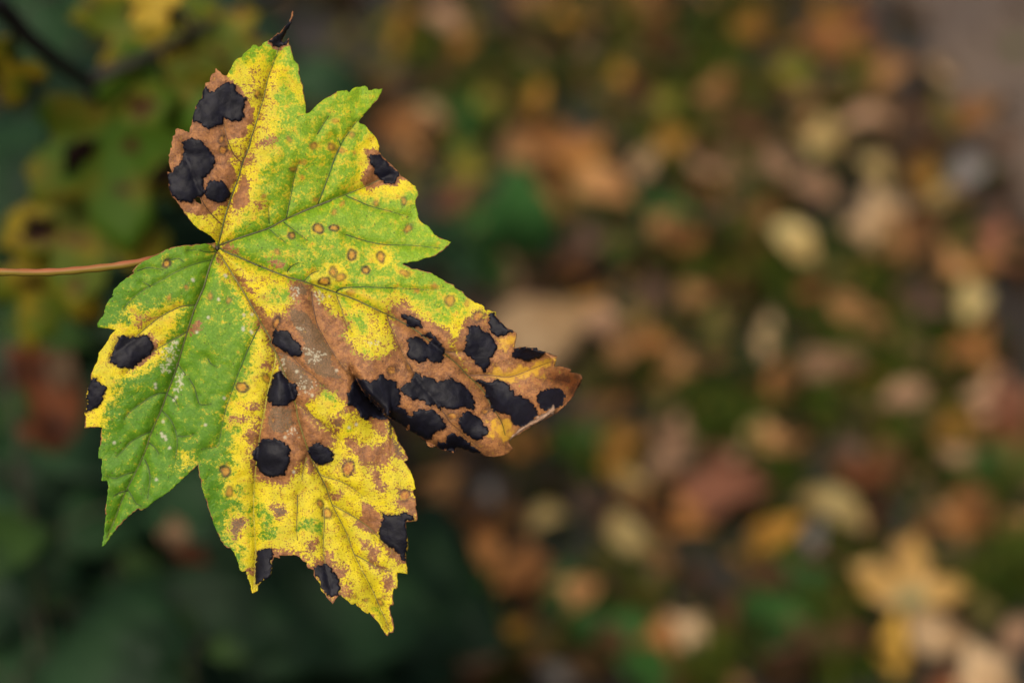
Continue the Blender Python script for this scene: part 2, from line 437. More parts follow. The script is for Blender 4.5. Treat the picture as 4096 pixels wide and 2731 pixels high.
# (x, y, apparent size, angle on the picture or None, colour, maple?)
HAND = [
 (1625, 38, 130, None, 'ochre'), (1772, 70, 190, None, 'pink'), (2104, 25, 230, 0, 'tan'), (1861, 185, 150, None, 'ochre'), (1370, 153, 150, None, 'olive'),
 (1619, 325, 190, None, 'mauve'), (1695, 460, 180, None, 'pale'), (1587, 523, 240, None, 'orange'), (1657, 640, 240, None, 'tan'), (1970, 491, 150, None, 'yg'),
 (2136, 415, 180, None, 'ochre'), (2097, 593, 200, None, 'tan'), (2218, 612, 260, 20, 'orange'), (2295, 689, 220, 30, 'ochre'), (2416, 753, 280, -30, 'tan'),
 (2570, 663, 190, 60, 'pale'), (1810, 829, 240, None, 'red'), (2595, 466, 190, None, 'mauve'), (2474, 325, 150, None, 'ochre'), (2346, 223, 160, None, 'mauve'),
 (2659, 912, 180, None, 'tan'), (2212, 804, 180, None, 'orange'), (2996, 89, 180, None, 'ochre'), (3296, 32, 180, None, 'ochre'), (3328, 128, 240, 10, 'orange'),
 (3442, 70, 150, None, 'red'), (3449, 204, 220, 0, 'orange'), (3302, 332, 160, None, 'mauve'), (3589, 268, 220, 10, 'tan'), (3781, 319, 180, -40, 'pale'),
 (3966, 255, 160, None, 'olive'), (3946, 402, 170, None, 'tan'), (3908, 472, 160, None, 'orange'), (3028, 421, 160, None, 'yg'), (3449, 485, 220, 10, 'pink'),
 (3277, 536, 180, None, 'cream'), (3494, 663, 180, None, 'cream'), (3883, 676, 210, 40, 'grey'), (3774, 797, 190, 20, 'cream'), (3130, 651, 190, -30, 'pink'),
 (3251, 740, 220, -35, 'pink'), (3481, 855, 240, -35, 'pale'), (3589, 944, 240, -30, 'tan'), (2792, 683, 190, -40, 'pink'), (3053, 785, 170, None, 'tan'),
 (3180, 955, 230, -50, 'cream'), (2728, 931, 180, None, 'orange'), (2875, 874, 160, None, 'mauve'), (4036, 951, 190, None, 'red'), (3640, 555, 180, None, 'mauve'),
 (3700, 480, 150, None, 'brown'), (3600, 400, 150, None, 'mauve'), (4050, 560, 150, None, 'mauve'), (3990, 830, 160, None, 'mauve'),
 (2281, 1015, 190, 60, 'mauve'), (2330, 1124, 180, 60, 'orange'), (2413, 1296, 250, -40, 'pink'), (2500, 1388, 190, None, 'tan'),
 (2729, 1445, 220, -30, 'tan'), (2603, 1187, 190, None, 'mauve'), (2861, 1313, 190, 80, 'olive'), (2608, 1371, 180, -20, 'orange'), (2430, 1629, 230, 20, 'tan'),
 (2321, 1692, 220, None, 'mauve'), (2649, 1589, 180, None, 'olive'), (2494, 1761, 190, 20, 'ochre'), (2100, 1800, 210, 10, 'orange'), (2729, 1784, 180, None, 'pink'),
 (3062, 1370, 230, 80, 'pale'), (3027, 1600, 200, 20, 'orange'), (3068, 1720, 190, None, 'cream'), (3310, 1468, 270, 15, 'pink'), (3436, 1267, 240, -20, 'tan'),
 (3327, 1100, 180, None, 'olive'), (3677, 1187, 200, 20, 'mauve'), (3827, 1090, 210, None, 'tan'), (3895, 1181, 220, 80, 'cream'), (3626, 1376, 160, None, 'olive'),
 (3844, 1428, 190, 30, 'orange'), (3959, 1549, 210, -50, 'pink'), (3614, 1577, 190, None, 'pink'), (3729, 1646, 170, None, 'olive'), (4033, 1669, 190, None, 'red'),
 (3172, 1738, 230, 10, 'tan'), (3098, 1526, 180, -50, 'orange'), (3990, 1330, 160, None, 'mauve'), (4060, 1150, 170, None, 'brown'),
 (1760, 1973, 310, 30, 'tan'), (1919, 2037, 220, 70, 'grey'), (2474, 1852, 270, 85, 'ochre'), (2672, 1840, 180, None, 'pink'), (1945, 2190, 200, None, 'orange'),
 (2066, 2241, 210, -60, 'orange'), (2213, 2076, 190, 10, 'cream'), (2646, 2056, 230, -40, 'orange'), (2532, 2190, 270, -50, 'cream'), (2615, 2305, 190, None, 'mauve'),
 (1785, 2325, 220, -30, 'tan'), (2289, 2356, 220, 10, 'tan'), (1913, 2510, 190, 60, 'pale'), (2047, 2523, 180, 10, 'ochre'), (1849, 2631, 190, 60, 'pink'),
 (1581, 2599, 200, 40, 'olive'), (1485, 2688, 210, 20, 'olive'), (2251, 2695, 190, None, 'grey'), (2640, 2580, 220, 80, 'orange'), (2350, 2000, 200, None, 'mauve'),
 (2856, 1897, 300, -40, 'red'), (2983, 1929, 180, -50, 'orange'), (2905, 1860, 190, None, 'pink'), (2721, 2050, 220, -50, 'orange'), (3130, 1769, 210, None, 'tan'),
 (3328, 2005, 290, -20, 'cream'), (3551, 1922, 200, 60, 'red'), (3079, 2127, 260, 30, 'ochre'), (3251, 2152, 180, None, 'grey'), (3557, 2624, 290, 80, 'yellow'),
 (3423, 2560, 200, 10, 'red'), (3755, 2535, 240, -30, 'pale'), (3895, 2688, 260, -30, 'pale'), (3946, 2452, 190, None, 'olive'), (3832, 2056, 190, -30, 'orange'),
 (3927, 2133, 180, -40, 'mauve'), (4055, 2101, 190, None, 'tan'), (3130, 2650, 190, 40, 'red'), (3053, 2286, 180, None, 'brown'), (2773, 2337, 190, None, 'brown'),
 (2734, 2497, 180, None, 'pale'), (2900, 2433, 190, None, 'brown'), (2560, 1960, 180, None, 'cream'), (4060, 2540, 200, None, 'pink'), (3400, 1780, 170, None, 'mauve'),
 (3800, 1830, 170, None, 'pink'), (4040, 1800, 170, None, 'olive'), (3280, 2250, 180, None, 'brown'), (2450, 2560, 190, None, 'brown'), (1700, 2480, 180, None, 'brown'),
]
rf = random.Random(5)
counts = {}
def fallen(nx, ny, size, ang, kind, me=None, label=None, group=None, z=0.0, tilt=None):
    p, t = gp(nx, ny)
    L = size / 4096 * K * t * (1.2 if label else 1.06)
    if me is None: me = rf.choice(OV) if rf.random() < 0.8 else rf.choice(MP)
    o = obj('fallen_leaf', me)
    o.material_slots[0].link = 'OBJECT'; o.material_slots[0].material = LM[kind]
    yaw = math.radians(ang) - math.pi / 2 if ang is not None else rf.uniform(0, 6.28)
    tx = abs(rf.gauss(0.42, 0.16)) if tilt is None else tilt
    R = Matrix.Rotation(tx, 4, 'X') @ Matrix.Rotation(rf.gauss(0, 0.15), 4, 'Y') @ Matrix.Rotation(yaw, 4, 'Z')
    o.matrix_world = Matrix.Translation((0, 0, 0)) @ R @ Matrix.Scale(L, 4)
    zmin = min((R @ (v.co * L)).z for v in me.vertices)
    hc = p.z - zmin - 0.004 + z
    pc, _ = ground(nx, ny, hc)           # the leaf's middle, lifted by its tilt, stays on the line of sight
    gz_ = float(ground_h(pc.x, pc.y))
    o.location = (pc.x, pc.y, gz_ - zmin - 0.004 + z)
    words = COL[kind][2]
    tag(o, label or f'{words} fallen leaf lying on the woodland floor', 'fallen leaf', group or f'{words} fallen leaves on the woodland floor')
    return o
for i, h in enumerate(HAND):
    fallen(*h, z=rf.uniform(0.010, 0.028))
# weaker leaves in the gaps
occ = [(h[0], h[1]) for h in HAND]
n = 0
while n < 140:
    nx, ny = rf.uniform(1150, 4150), rf.uniform(-40, 2760)
    if nx < 1500 and ny > 500: continue
    if nx > 3560 and ny < (nx - 3500) * 1.2 and rf.random() < 0.6: continue
    if min(math.hypot(nx - a, (ny - b) * 1.2) for a, b in occ) < 95: continue
    occ.append((nx, ny)); n += 1
    fallen(nx, ny, rf.choice((80, 110, 140, 180, 220)), None, rf.choices(['mauve', 'brown', 'olive', 'tan', 'pink', 'red', 'yg', 'ochre'], [4, 7, 5, 2, 1, 1, 3, 2])[0])
# single ones that stand out
f1 = fallen(2150, 1300, 360, 20, 'pale', OV[3], 'large pale cream leaf lying behind the curled lobe of the spotted maple leaf', 'large pale leaf', 0.03, 0.75)
bigm = mesh('fallen_leaf', *maple(seed=77, curl=0.42, n=60, rings=4, tooth=0.09, lobes=((92, 1.05), (160, 0.95), (26, 0.95)))); bigm.materials.append(None)
ym = NM('fallen_yellow_maple')
tc = ym.n('ShaderNodeTexCoord').outputs['Object']
sp = ym.n('ShaderNodeVectorMath', operation='LENGTH'); ym.l(tc, sp.inputs[0])
nn = ym.noise(tc, 3.0, 3.0)
cc = ym.mix(ym.step(ym.math('ADD', sp.outputs['Value'], ym.math('MULTIPLY', nn, 0.4)), 0.28, 0.46), S(104, 120, 44), S(232, 180, 84))
cc = ym.mix(ym.math('MULTIPLY', ym.step(nn, 0.5, 0.7), 0.6), cc, S(206, 150, 84))
ym.l(cc, ym.b.inputs['Base Color']); ym.b.inputs['Roughness'].default_value = 0.6
LM['bigyellow'] = ym.m; COL['bigyellow'] = (None, None, 'big yellow')
fallen(3640, 2410, 262, 80, 'bigyellow', bigm, 'large yellow lobed maple leaf with green centre lying on the ground', 'large yellow maple leaf', 0.03, 0.6)

# ------------------------------------------------------------------ green plants
G1 = simple_mat('leaf_dark_green', S(46, 78, 44), 0.6, 0.4, 2.5, 0.1, S(28, 54, 30))
G2 = simple_mat('leaf_mid_green', S(60, 88, 32), 0.6, 0.3, 2.5, 0.12, S(40, 66, 26))
G3 = simple_mat('leaf_fresh_green', S(64, 110, 40), 0.6, 0.3, 2.5, 0.12, S(48, 88, 32))
STEM = simple_mat('stem_green_brown', S(70, 62, 38), 0.6, 0.3, 20)
PLF = [mesh('leaf', *ovate(6, wd, cu, fo, tw, seed=60 + k)) for k, (wd, cu, fo, tw) in enumerate([(0.62, -0.3, 0.2, 0.1), (0.7, -0.25, 0.3, -0.2), (0.52, -0.4, 0.15, 0.2)])]
for me in PLF: me.materials.append(None)
rp = random.Random(21)
def plant(name, nx, ny, d, nleaf, lsize, spread, mat, label, cat, group, face=0.6):
    """d: distance of the foliage; None stands it on the ground under the pixel"""
    if d is None:
        top, d = gp(nx, ny); base = top.copy(); top = base + Vector((0, 0, lsize * 0.5))
    else:
        top = at(nx, ny, d); base = Vector((top.x, top.y, 0))
    base.z = float(ground_h(base.x, base.y)) - 0.01
    root = empty(name, base); tag(root, label, cat, group)
    rel = top - base
    pts = [Vector((0, 0, 0)), rel * 0.35 + Vector((rp.uniform(-.01, .01), rp.uniform(-.01, .01), 0)), rel * 0.7, rel]
    vs, fs = tube(pts, [0.0022, 0.002, 0.0017, 0.001], 6)
    obj('stem', mesh('stem', vs, fs, STEM), root)
    for k in range(nleaf):
        a = 2.4 * k + rp.uniform(-0.4, 0.4)
        q = rel * (1 - 0.35 * (k / max(1, nleaf))) if nleaf > 1 else rel
        out = Vector((math.cos(a), math.sin(a), rp.uniform(-0.15, 0.35))) * spread * rp.uniform(0.5, 1.1)
        c = q + out
        L = lsize * rp.uniform(0.75, 1.2)
        o = obj('leaf', rp.choice(PLF), root)
        o.material_slots[0].link = 'OBJECT'; o.material_slots[0].material = mat
        yd = out.normalized(); yd = (yd + Vector((0, -0.15, -0.35))).normalized()
        zn = (Vector((0, -face, 1)) + Vector((rp.gauss(0, .25), rp.gauss(0, .25), 0))).normalized()
        xd = yd.cross(zn).normalized(); zn = xd.cross(yd)
        R = Matrix((xd, yd, zn)).transposed().to_4x4()
        o.matrix_local = Matrix.Translation(c) @ R @ Matrix.Scale(L, 4)
        b0 = c - yd * L * 0.48
        vs, fs = tube([q, (q + b0) / 2 + Vector((0, 0, 0.004)), b0 + yd * L * 0.05], [0.0011, 0.001, 0.0008], 5)
        obj('leaf_stalk', mesh('leaf_stalk', vs, fs, STEM), root)
    return root
UG = 'dark green undergrowth plants below the spotted maple leaf'
UL = 'dark green leafy undergrowth plant growing below the spotted maple leaf'
for (nx, ny, d, nl, ls) in [(60, 1850, 1.35, 7, .11), (330, 1980, 1.45, 7, .12), (130, 2180, 1.3, 7, .12), (420, 2330, 1.4, 7, .1), (120, 2480, 1.25, 8, .12), (330, 2600, 1.3, 7, .12),
                            (90, 2720, 1.2, 6, .11), (700, 2330, 1.6, 6, .1), (930, 2480, 1.45, 7, .12), (1020, 2650, 1.4, 7, .12), (1200, 2400, 1.6, 7, .13), (1330, 2250, 1.7, 6, .12),
                            (740, 2700, 1.3, 7, .1), (1060, 2240, 1.75, 6, .12), (280, 1700, 1.6, 6, .11), (1560, 2250, 1.85, 5, .09), (1250, 2600, 1.5, 6, .11), (560, 2000, 1.75, 7, .12), (820, 2050, 1.85, 6, .12)]:
    ls *= 0.8
    plant('undergrowth_plant', nx, ny, d, nl + 3, ls, ls * 1.0, G1, UL, 'plant', UG)
UG2 = 'shaded green plants behind the yellowing maple twigs'
for (nx, ny, d, nl, ls) in [(300, 160, 1.5, 8, .15), (120, 560, 1.5, 8, .13), (60, 900, 1.45, 7, .12), (480, 700, 1.7, 7, .13), (760, 620, 1.8, 7, .12), (700, 900, 1.7, 7, .12), (40, 120, 1.4, 6, .12),
                            (420, 1150, 1.6, 7, .12), (80, 1200, 1.5, 6, .1), (560, 1500, 1.8, 6, .12), (980, 330, 2.0, 6, .12), (200, 1650, 1.5, 6, .1), (430, 1650, 1.7, 6, .12)]:
    ls *= 0.8
    plant('shade_plant', nx, ny, d, nl + 3, ls, ls * 1.0, G1, 'shaded dark green plant behind the yellowing maple twigs', 'plant', UG2)
plant('bright_plant', 629, 2468, 1.25, 5, .032, .022, G2, 'small mid green plant among the dark undergrowth leaves', 'plant', 'mid green plants in the undergrowth')
plant('bright_plant', 455, 2270, 1.35, 5, .03, .02, G2, 'small mid green plant among the dark undergrowth leaves', 'plant', 'mid green plants in the undergrowth')
plant('bright_plant', 760, 2610, 1.2, 5, .03, .02, G2, 'small mid green plant among the dark undergrowth leaves', 'plant', 'mid green plants in the undergrowth')
plant('bright_plant', 10, 1330, 1.1, 4, .05, .025, G2, 'mid green plant beside the curled red brown dead leaf', 'plant', None)
for (nx, ny, s) in [(1804, 560, .06), (2468, 2640, .06), (2334, 1850, .045), (3908, 1960, .05), (3181, 2400, .05), (2155, 2410, .05), (3092, 2560, .05), (2600, 930, .05), (1862, 2380, .05), (1960, 1080, .07)]:
    plant('seedling', nx, ny, None, 4, s, s * 0.6, G3 if ny != 2155 else G2, 'small fresh green seedling growing among the fallen leaves', 'seedling', 'green seedlings among the fallen leaves')
# the broad green leaf that stands up behind the right lobes
p, t = gp(2060, 1130)
r = empty('broad_leaf_plant', p - Vector((0, 0, 0.01))); tag(r, 'broad upright green leaf standing behind the right lobes of the spotted leaf', 'plant')
b = obj('leaf', mesh('leaf', *ovate(10, 0.62, -0.25, 0.25, 0.1, seed=5), simple_mat('broad_leaf_green', S(78, 132, 66), 0.6, 0.3, 2.5, 0.15, S(58, 106, 50))), r)
dv = (at(2075, 700, t * 0.95) - p); L = dv.length
yd = dv.normalized(); zn = Vector((0.1, -0.8, 0.6)); xd = yd.cross(zn).normalized(); zn = xd.cross(yd)
b.matrix_local = Matrix.Translation(dv * 0.56 + Vector((0, 0, 0.01))) @ Matrix((xd, yd, zn)).transposed().to_4x4() @ Matrix.Scale(L * 0.9, 4)
vs, fs = tube([Vector((0, 0, 0)), dv * 0.08, dv * 0.16], [0.003, 0.0025, 0.002], 6); obj('leaf_stalk', mesh('leaf_stalk', vs, fs, STEM), r)
# a second, lower dark green one beside it
plant('shade_plant', 1900, 1090, None, 5, .07, .05, G1, 'dark green plant behind the curled lobe of the spotted leaf', 'plant', None)

# dead leaves caught in the undergrowth on the left
def dead(name, nx, ny, d, L, yaw, pitch, mat, label, seed, wd=0.5):
    o = obj(name, mesh(name, *ovate(8, wd, 0.5, 1.1, 0.8, seed=seed), mat))
    o.matrix_world = Matrix.Translation(at(nx, ny, d)) @ Matrix.Rotation(pitch, 4, 'X') @ Matrix.Rotation(yaw, 4, 'Z') @ Matrix.Scale(L, 4)
    return tag(o, label, 'dead leaf')
RB = simple_mat('dead_redbrown', S(124, 70, 38), 0.7, 0.5, 3.0, 0.08, S(58, 32, 22))
PB = simple_mat('dead_pale', S(140, 114, 84), 0.7, 0.3, 3.0, 0.1, S(92, 68, 46))
dead('dead_leaf', 190, 1510, 1.3, .085, 0.25, 1.0, RB, 'curled red brown dead leaf hanging in the undergrowth', 91)
dead('dead_leaf', 250, 1450, 1.26, .035, 0.3, 0.9, PB, 'pale dry scrap of leaf beside the red brown dead leaf', 92, 0.4)
dead('dead_leaf', 700, 2150, 1.2, .020, 0.3, 0.5, PB, 'pale tan dead leaf caught among dark undergrowth leaves', 93, 0.8)
dead('dead_leaf', 765, 2235, 1.21, .022, 1.0, 0.4, RB, 'small red brown dead leaf below the pale tan dead leaf', 94, 0.6)

# ------------------------------------------------------------------ maple sapling with yellowing leaves, left
def yellowing(name, c1, c2, c3, thr):
    m = NM(name)
    tc = m.n('ShaderNodeTexCoord').outputs['Object']; oi = m.n('ShaderNodeObjectInfo')
    add = m.n('ShaderNodeVectorMath', operation='ADD'); m.l(tc, add.inputs[0])
    cb = m.n('ShaderNodeCombineXYZ'); m.l(m.math('MULTIPLY', oi.outputs['Random'], 9.0), cb.inputs[0]); m.l(cb.outputs[0], add.inputs[1])
    n1 = m.noise(add.outputs[0], 2.4, 2.0); n2 = m.noise(add.outputs[0], 5.0, 3.0)
    c = m.mix(m.step(n1, thr - 0.08, thr + 0.1), c1, c2)
    c = m.mix(m.step(n2, 0.56, 0.66), c, c3)
    m.l(c, m.b.inputs['Base Color']); m.b.inputs['Roughness'].default_value = 0.6; m.b.inputs['Specular IOR Level'].default_value = 0.1
    tr = m.n('ShaderNodeBsdfTranslucent'); m.l(c, tr.inputs[0]); mx = m.n('ShaderNodeMixShader'); mx.inputs[0].default_value = 0.2
    m.l(m.b.outputs[0], mx.inputs[1]); m.l(tr.outputs[0], mx.inputs[2]); m.l(mx.outputs[0], m.out.inputs[0])
    return m.m
YG1 = yellowing('sapling_leaf_green', S(90, 128, 28), S(138, 130, 30), S(92, 58, 24), 0.52)
YG2 = yellowing('sapling_leaf_yellow', S(108, 126, 26), S(170, 148, 30), S(104, 64, 26), 0.5)
YG3 = yellowing('sapling_leaf_bright', S(246, 208, 74), S(226, 190, 60), S(200, 160, 60), 0.5)
TAR2 = simple_mat('tar_blurred', S(36, 22, 16), 0.7, 0.3, 5.0, 0.03)
BARK = simple_mat('sapling_bark', S(44, 38, 26), 0.7, 0.3, 40)
base = at(-520, 1100, 0.72); base = Vector((base.x - 0.02, base.y + 0.02, 0)); base.z = float(ground_h(base.x, base.y)) - 0.02
sap = empty('maple_sapling', base); tag(sap, 'young maple sapling with dark twigs and spotted yellow green leaves', 'sapling')
stem_top = at(-520, -500, 0.95)
STEMP = [base, at(-520, 2000, 0.66), at(-500, 1095, 0.56 + 0.012), at(-480, 300, 0.8), stem_top]
vs, fs = tube([p_ - base for p_ in STEMP], [0.009, 0.008, 0.006, 0.005, 0.003], 10); obj('trunk', mesh('trunk', vs, fs, BARK), sap)
def twig(pts, r0, r1):
    P = [at(*q) - base for q in pts]
    n_ = len(P)
    vs, fs = tube(P, [r0 + (r1 - r0) * i / (n_ - 1) for i in range(n_)], 8)
    return obj('twig', mesh('twig', vs, fs, BARK), sap)
twig([(-480, 300, 0.8), (-200, 20, .84), (0, 20, .88), (110, 150, .9), (255, 265, .93), (350, 325, .95)], .0045, .003)
twig([(350, 325, .95), (560, 240, .96), (800, 120, .98), (960, 60, 1.0), (1120, -20, 1.02)], .003, .0016)
twig([(350, 325, .95), (380, 420, .97), (390, 560, .98), (330, 800, 1.0), (240, 1000, 1.0)], .0024, .0012)
def sapleaf(nx, ny, d, size, roll, mat, twigpt, seed, spots, tiltx=0.0, tilty=0.0):
    L = size / 4096 * K * d * 1.2
    P = at(nx, ny, d) - base
    R = Matrix((RT, UP, -FW)).transposed().to_4x4() @ Matrix.Rotation(tiltx, 4, 'X') @ Matrix.Rotation(tilty, 4, 'Y') @ Matrix.Rotation(math.radians(roll), 4, 'Z')
    M = Matrix.Translation(P) @ R @ Matrix.Scale(L, 4)
    vs_, fs_ = maple(seed=seed, curl=0.12, n=60, rings=5, tooth=0.06)
    o = obj('leaf', mesh('leaf', vs_, fs_, mat), sap); o.matrix_local = M
    for (x, y, rr) in spots:
        ring = []
        rs = random.Random(seed * 13 + int(x * 100))
        for k in range(14):
            a = 2 * math.pi * k / 14; q = rr * rs.uniform(0.6, 1.3) * (1 + 0.35 * math.cos(2 * a + seed))
            ring.append((x + q * math.cos(a), y + q * math.sin(a)))
        def zz(px, py):
            return max((v[2] for v in vs_[:len(vs_) // 2] if abs(v[0] - px) < .12 and abs(v[1] - py) < .12), default=0.03)
        tp = [(x, y, zz(x, y) + 0.03)] + [(a, b_, zz(a, b_) + 0.012) for a, b_ in ring]
        v2, f2 = thicken(tp, [(0, 1 + k, 1 + (k + 1) % 14) for k in range(14)], 0.02)
        obj('tar_spot', mesh('tar_spot', v2, f2, TAR2), o)
    if twigpt:
        q = at(*twigpt) - base
        vs_, fs_ = tube([q, (q + P) / 2 + Vector((0, 0, 0.006)), P], [.0012, .001, .001], 6); obj('petiole', mesh('petiole', vs_, fs_, BARK), sap)
sapleaf(640, 40, .99, 420, 150, YG2, (800, 120, .98), 1, [(-0.1, 0.05, .1)])
sapleaf(650, 30, .93, 170, 60, YG3, (760, 140, .97), 2, [])
sapleaf(860, 190, .98, 380, 200, YG2, (880, 90, .99), 3, [(0.0, 0.2, .1)])
sapleaf(660, 320, .97, 430, 170, YG1, (600, 225, .965), 4, [], 0.3)
sapleaf(440, 520, .96, 520, 185, YG1, (390, 480, .975), 5, [(0.22, 0.12, .11), (-0.3, 0.3, .07)], 0.2, 0.3)
sapleaf(370, 790, .98, 500, 172, YG2, (340, 740, .995), 6, [(-0.12, 0.05, .11), (0.3, 0.25, .1)], -0.1)
sapleaf(210, 1090, 1.0, 360, 160, YG2, (250, 980, 1.0), 7, [(0.12, 0.15, .08)], 0.5)
sapleaf(50, 250, .92, 260, 120, YG2, (60, 90, .89), 8, [(0.1, 0.25, .1)], 0.8)
sapleaf(560, 640, 1.02, 330, 230, YG2, (390, 560, .98), 9, [(0.1, 0.2, .1)], 0.6)

# ------------------------------------------------------------------ the spotted maple leaf
ALB = 0.49
OUT = (B_([(700,1245),(690,1215),(640,1170),(580,1125),(520,1090),(470,1050),(430,1010),(395,965),(365,925),(335,880),(300,830),(265,790),(235,745),(210,695),(195,640),(185,560),(182,490),(215,500),(228,490),(215,440),(200,390),(200,330),(212,245),(228,250),(230,180),(240,125),(262,105),(268,45),(290,35),(340,55),(410,80)])
 + A_([(412,1388),(420,1330),(440,1270),(455,1200),(480,1120),(510,1050),(540,1035),(548,960),(575,905),(580,865),(620,855),(640,790),(675,760),(690,715),(730,745),(770,790),(800,790),(830,745),(860,700),(880,645),(920,605),(950,600),(985,560),(1040,510),(1080,465),(1110,470),(1135,495),(1180,460),(1230,435),
  (1290,400),(1330,360),(1355,365),(1400,290),(1450,240),(1475,190),(1486,110),(1499,120),(1492,190),(1478,245),(1445,300),(1405,380),(1378,440),(1382,462),(1405,445),(1445,410),(1447,460),(1465,490),(1485,550),(1505,630),(1545,670),(1560,720),(1562,780),(1580,850),(1595,900),(1605,960),(1620,1050),(1630,1120)])
 + C_([(67,408),(110,385),(165,335),(240,260),(300,230),(370,190),(440,160),(490,158),(510,180),(540,150),(580,125),(640,125),(680,112),(705,140),(720,155),(780,145),(865,148),(850,190),(800,265),(740,340),(680,405),(630,465),(610,490),(640,515),(700,545),(740,590),(780,640),(815,690),(832,740),(825,800),(855,840),(900,885),(960,945),(1010,1000),(1025,1020),(1050,1045),(1100,1080),(1150,1120),(1200,1155),(1225,1200),(1238,1255),(1215,1290),(1210,1340),(1215,1390),(1230,1450),(1245,1510),(1300,1560)])
 + G_([(300,20),(340,75),(400,125),(460,155),(535,182),(510,210),(470,240),(450,265),(390,310),(320,335),(200,370),(110,385),(20,403),(60,425),(130,455),(180,460),(260,490),(340,505),(400,545),(430,565),(500,600),(550,615),(570,650),(610,675),(660,690),(665,730),(720,765),(790,810),(850,830),(880,860),(890,890),(940,890),(1000,910),(1005,960),(1050,1015),(1110,1070),(1170,1105),(1215,1130),(1205,1200),(1196,1280),(1330,1280),(1430,1275),(1440,1305),(1490,1310),(1520,1330),(1600,1350)])
 + H_([(1650,325),(1620,380),(1612,440),(1670,430),(1700,445),(1760,445),(1785,465),(1770,500),(1820,505),(1870,510),(1895,540),(1890,600),(1880,640),(1840,660),(1825,710),(1790,760),(1740,820),(1700,870),(1650,920),(1612,918),(1540,960),(1450,1020),(1370,1050),(1280,1100),(1180,1165),(1130,1210),(1140,1250),(1185,1300),(1130,1340),(1050,1370),(950,1375),(890,1387),(830,1340),(770,1337),(700,1312),(640,1292),(585,1270),(575,1310),(560,1325),(500,1305),(430,1295),(370,1270),(330,1265),(290,1240),(250,1205),(180,1150),(110,1110),(80,1095),(30,1050)])
 + I_([(1568,769),(1500,730),(1430,670),(1385,628),(1372,622),(1400,650),(1440,720),(1470,770),(1500,820),(1525,870),(1540,920),(1570,980),(1620,1050),(1645,1120),(1640,1155),(1610,1160),(1650,1220),(1690,1290),(1720,1380),(1733,1450),(1705,1465),(1720,1510)])
 + J_([(2258,0),(2265,50),(2255,60),(2262,130),(2275,200),(2260,215),(2225,215),(2150,225),(2155,300),(2165,400),(2173,480),(2165,545),(2150,540),(2155,640),(2168,720),(2165,765),(2110,760),(2062,758),(2068,840),(2060,910),(2045,928),(2020,925),(2012,970),(2010,1030),(2020,1080),(2015,1100),(1985,1090),(1978,1130),(1990,1190),(2010,1240),(2020,1290),(2022,1375),(1985,1380),(1965,1410),(1945,1405),(1925,1370),(1870,1280),(1830,1240),(1790,1190),(1770,1165),(1755,1180),(1720,1165),(1670,1120),(1625,1075),(1605,1090),(1570,1070),(1530,1040),(1490,1010),(1470,985),(1450,985),(1415,1040),(1390,1083),(1350,1040),(1310,980),(1270,930),(1255,870),(1225,830),(1195,800),(1185,760),(1185,725),(1125,700),(1115,650),(1090,635),(1065,635),(1050,600),(1010,580),(970,570),(930,575),(880,575),(830,570),(835,605),(800,600),(765,590),(750,640),(755,700),(745,760),(720,805),(690,825),(660,830),(620,870),(600,890),(603,915),(585,950),(560,972),(545,960),(540,900),(520,850),(500,800),(480,735),(440,745),(420,720),(400,660),(370,590),(340,530),(318,488),(290,497),(255,470),(215,400),(180,330),(150,270),(130,200),(110,140),(90,80)])
 + E_([(1372,1307),(1345,1240),(1320,1140),(1300,1040),(1287,935),(1240,985),(1150,1060),(1100,1110),(1030,1175),(980,1220),(930,1250),(880,1285),(820,1330),(760,1380),(680,1415),(660,1390),(620,1425),(545,1490),(500,1530),(460,1568),(400,1640),(350,1720),(305,1785),(282,1795),(290,1730),(305,1640),(315,1568),(325,1480),(315,1410),(330,1350),(340,1280),(350,1180),(345,1110),(335,1100),(285,1105),(283,1030),(278,950),(285,870),(245,865),(248,800),(262,730),(270,650),(275,590),(285,550),(240,548),(100,545),(105,480),(105,400),(125,330),(135,265),(110,260),(115,210),(140,120),(170,40)])
 + D_([(170,1560),(190,1510),(225,1430),(250,1340),(320,1240),(370,1150),(425,1095),(360,1085),(230,1070),(235,1030),(260,990),(300,950),(305,890),(330,820),(365,775),(410,745),(390,730),(400,690),(430,650),(480,600),(540,550),(600,510),(620,500),(600,490),(620,460),(660,420),(720,380),(790,340),(860,315),(930,270),(1000,240),(1080,220),(1180,210),(1280,200),(1380,195),(1430,215),(1460,250),(1470,262)]))
HOLE = B_([(470,760),(520,755),(545,815),(540,830),(480,805)])
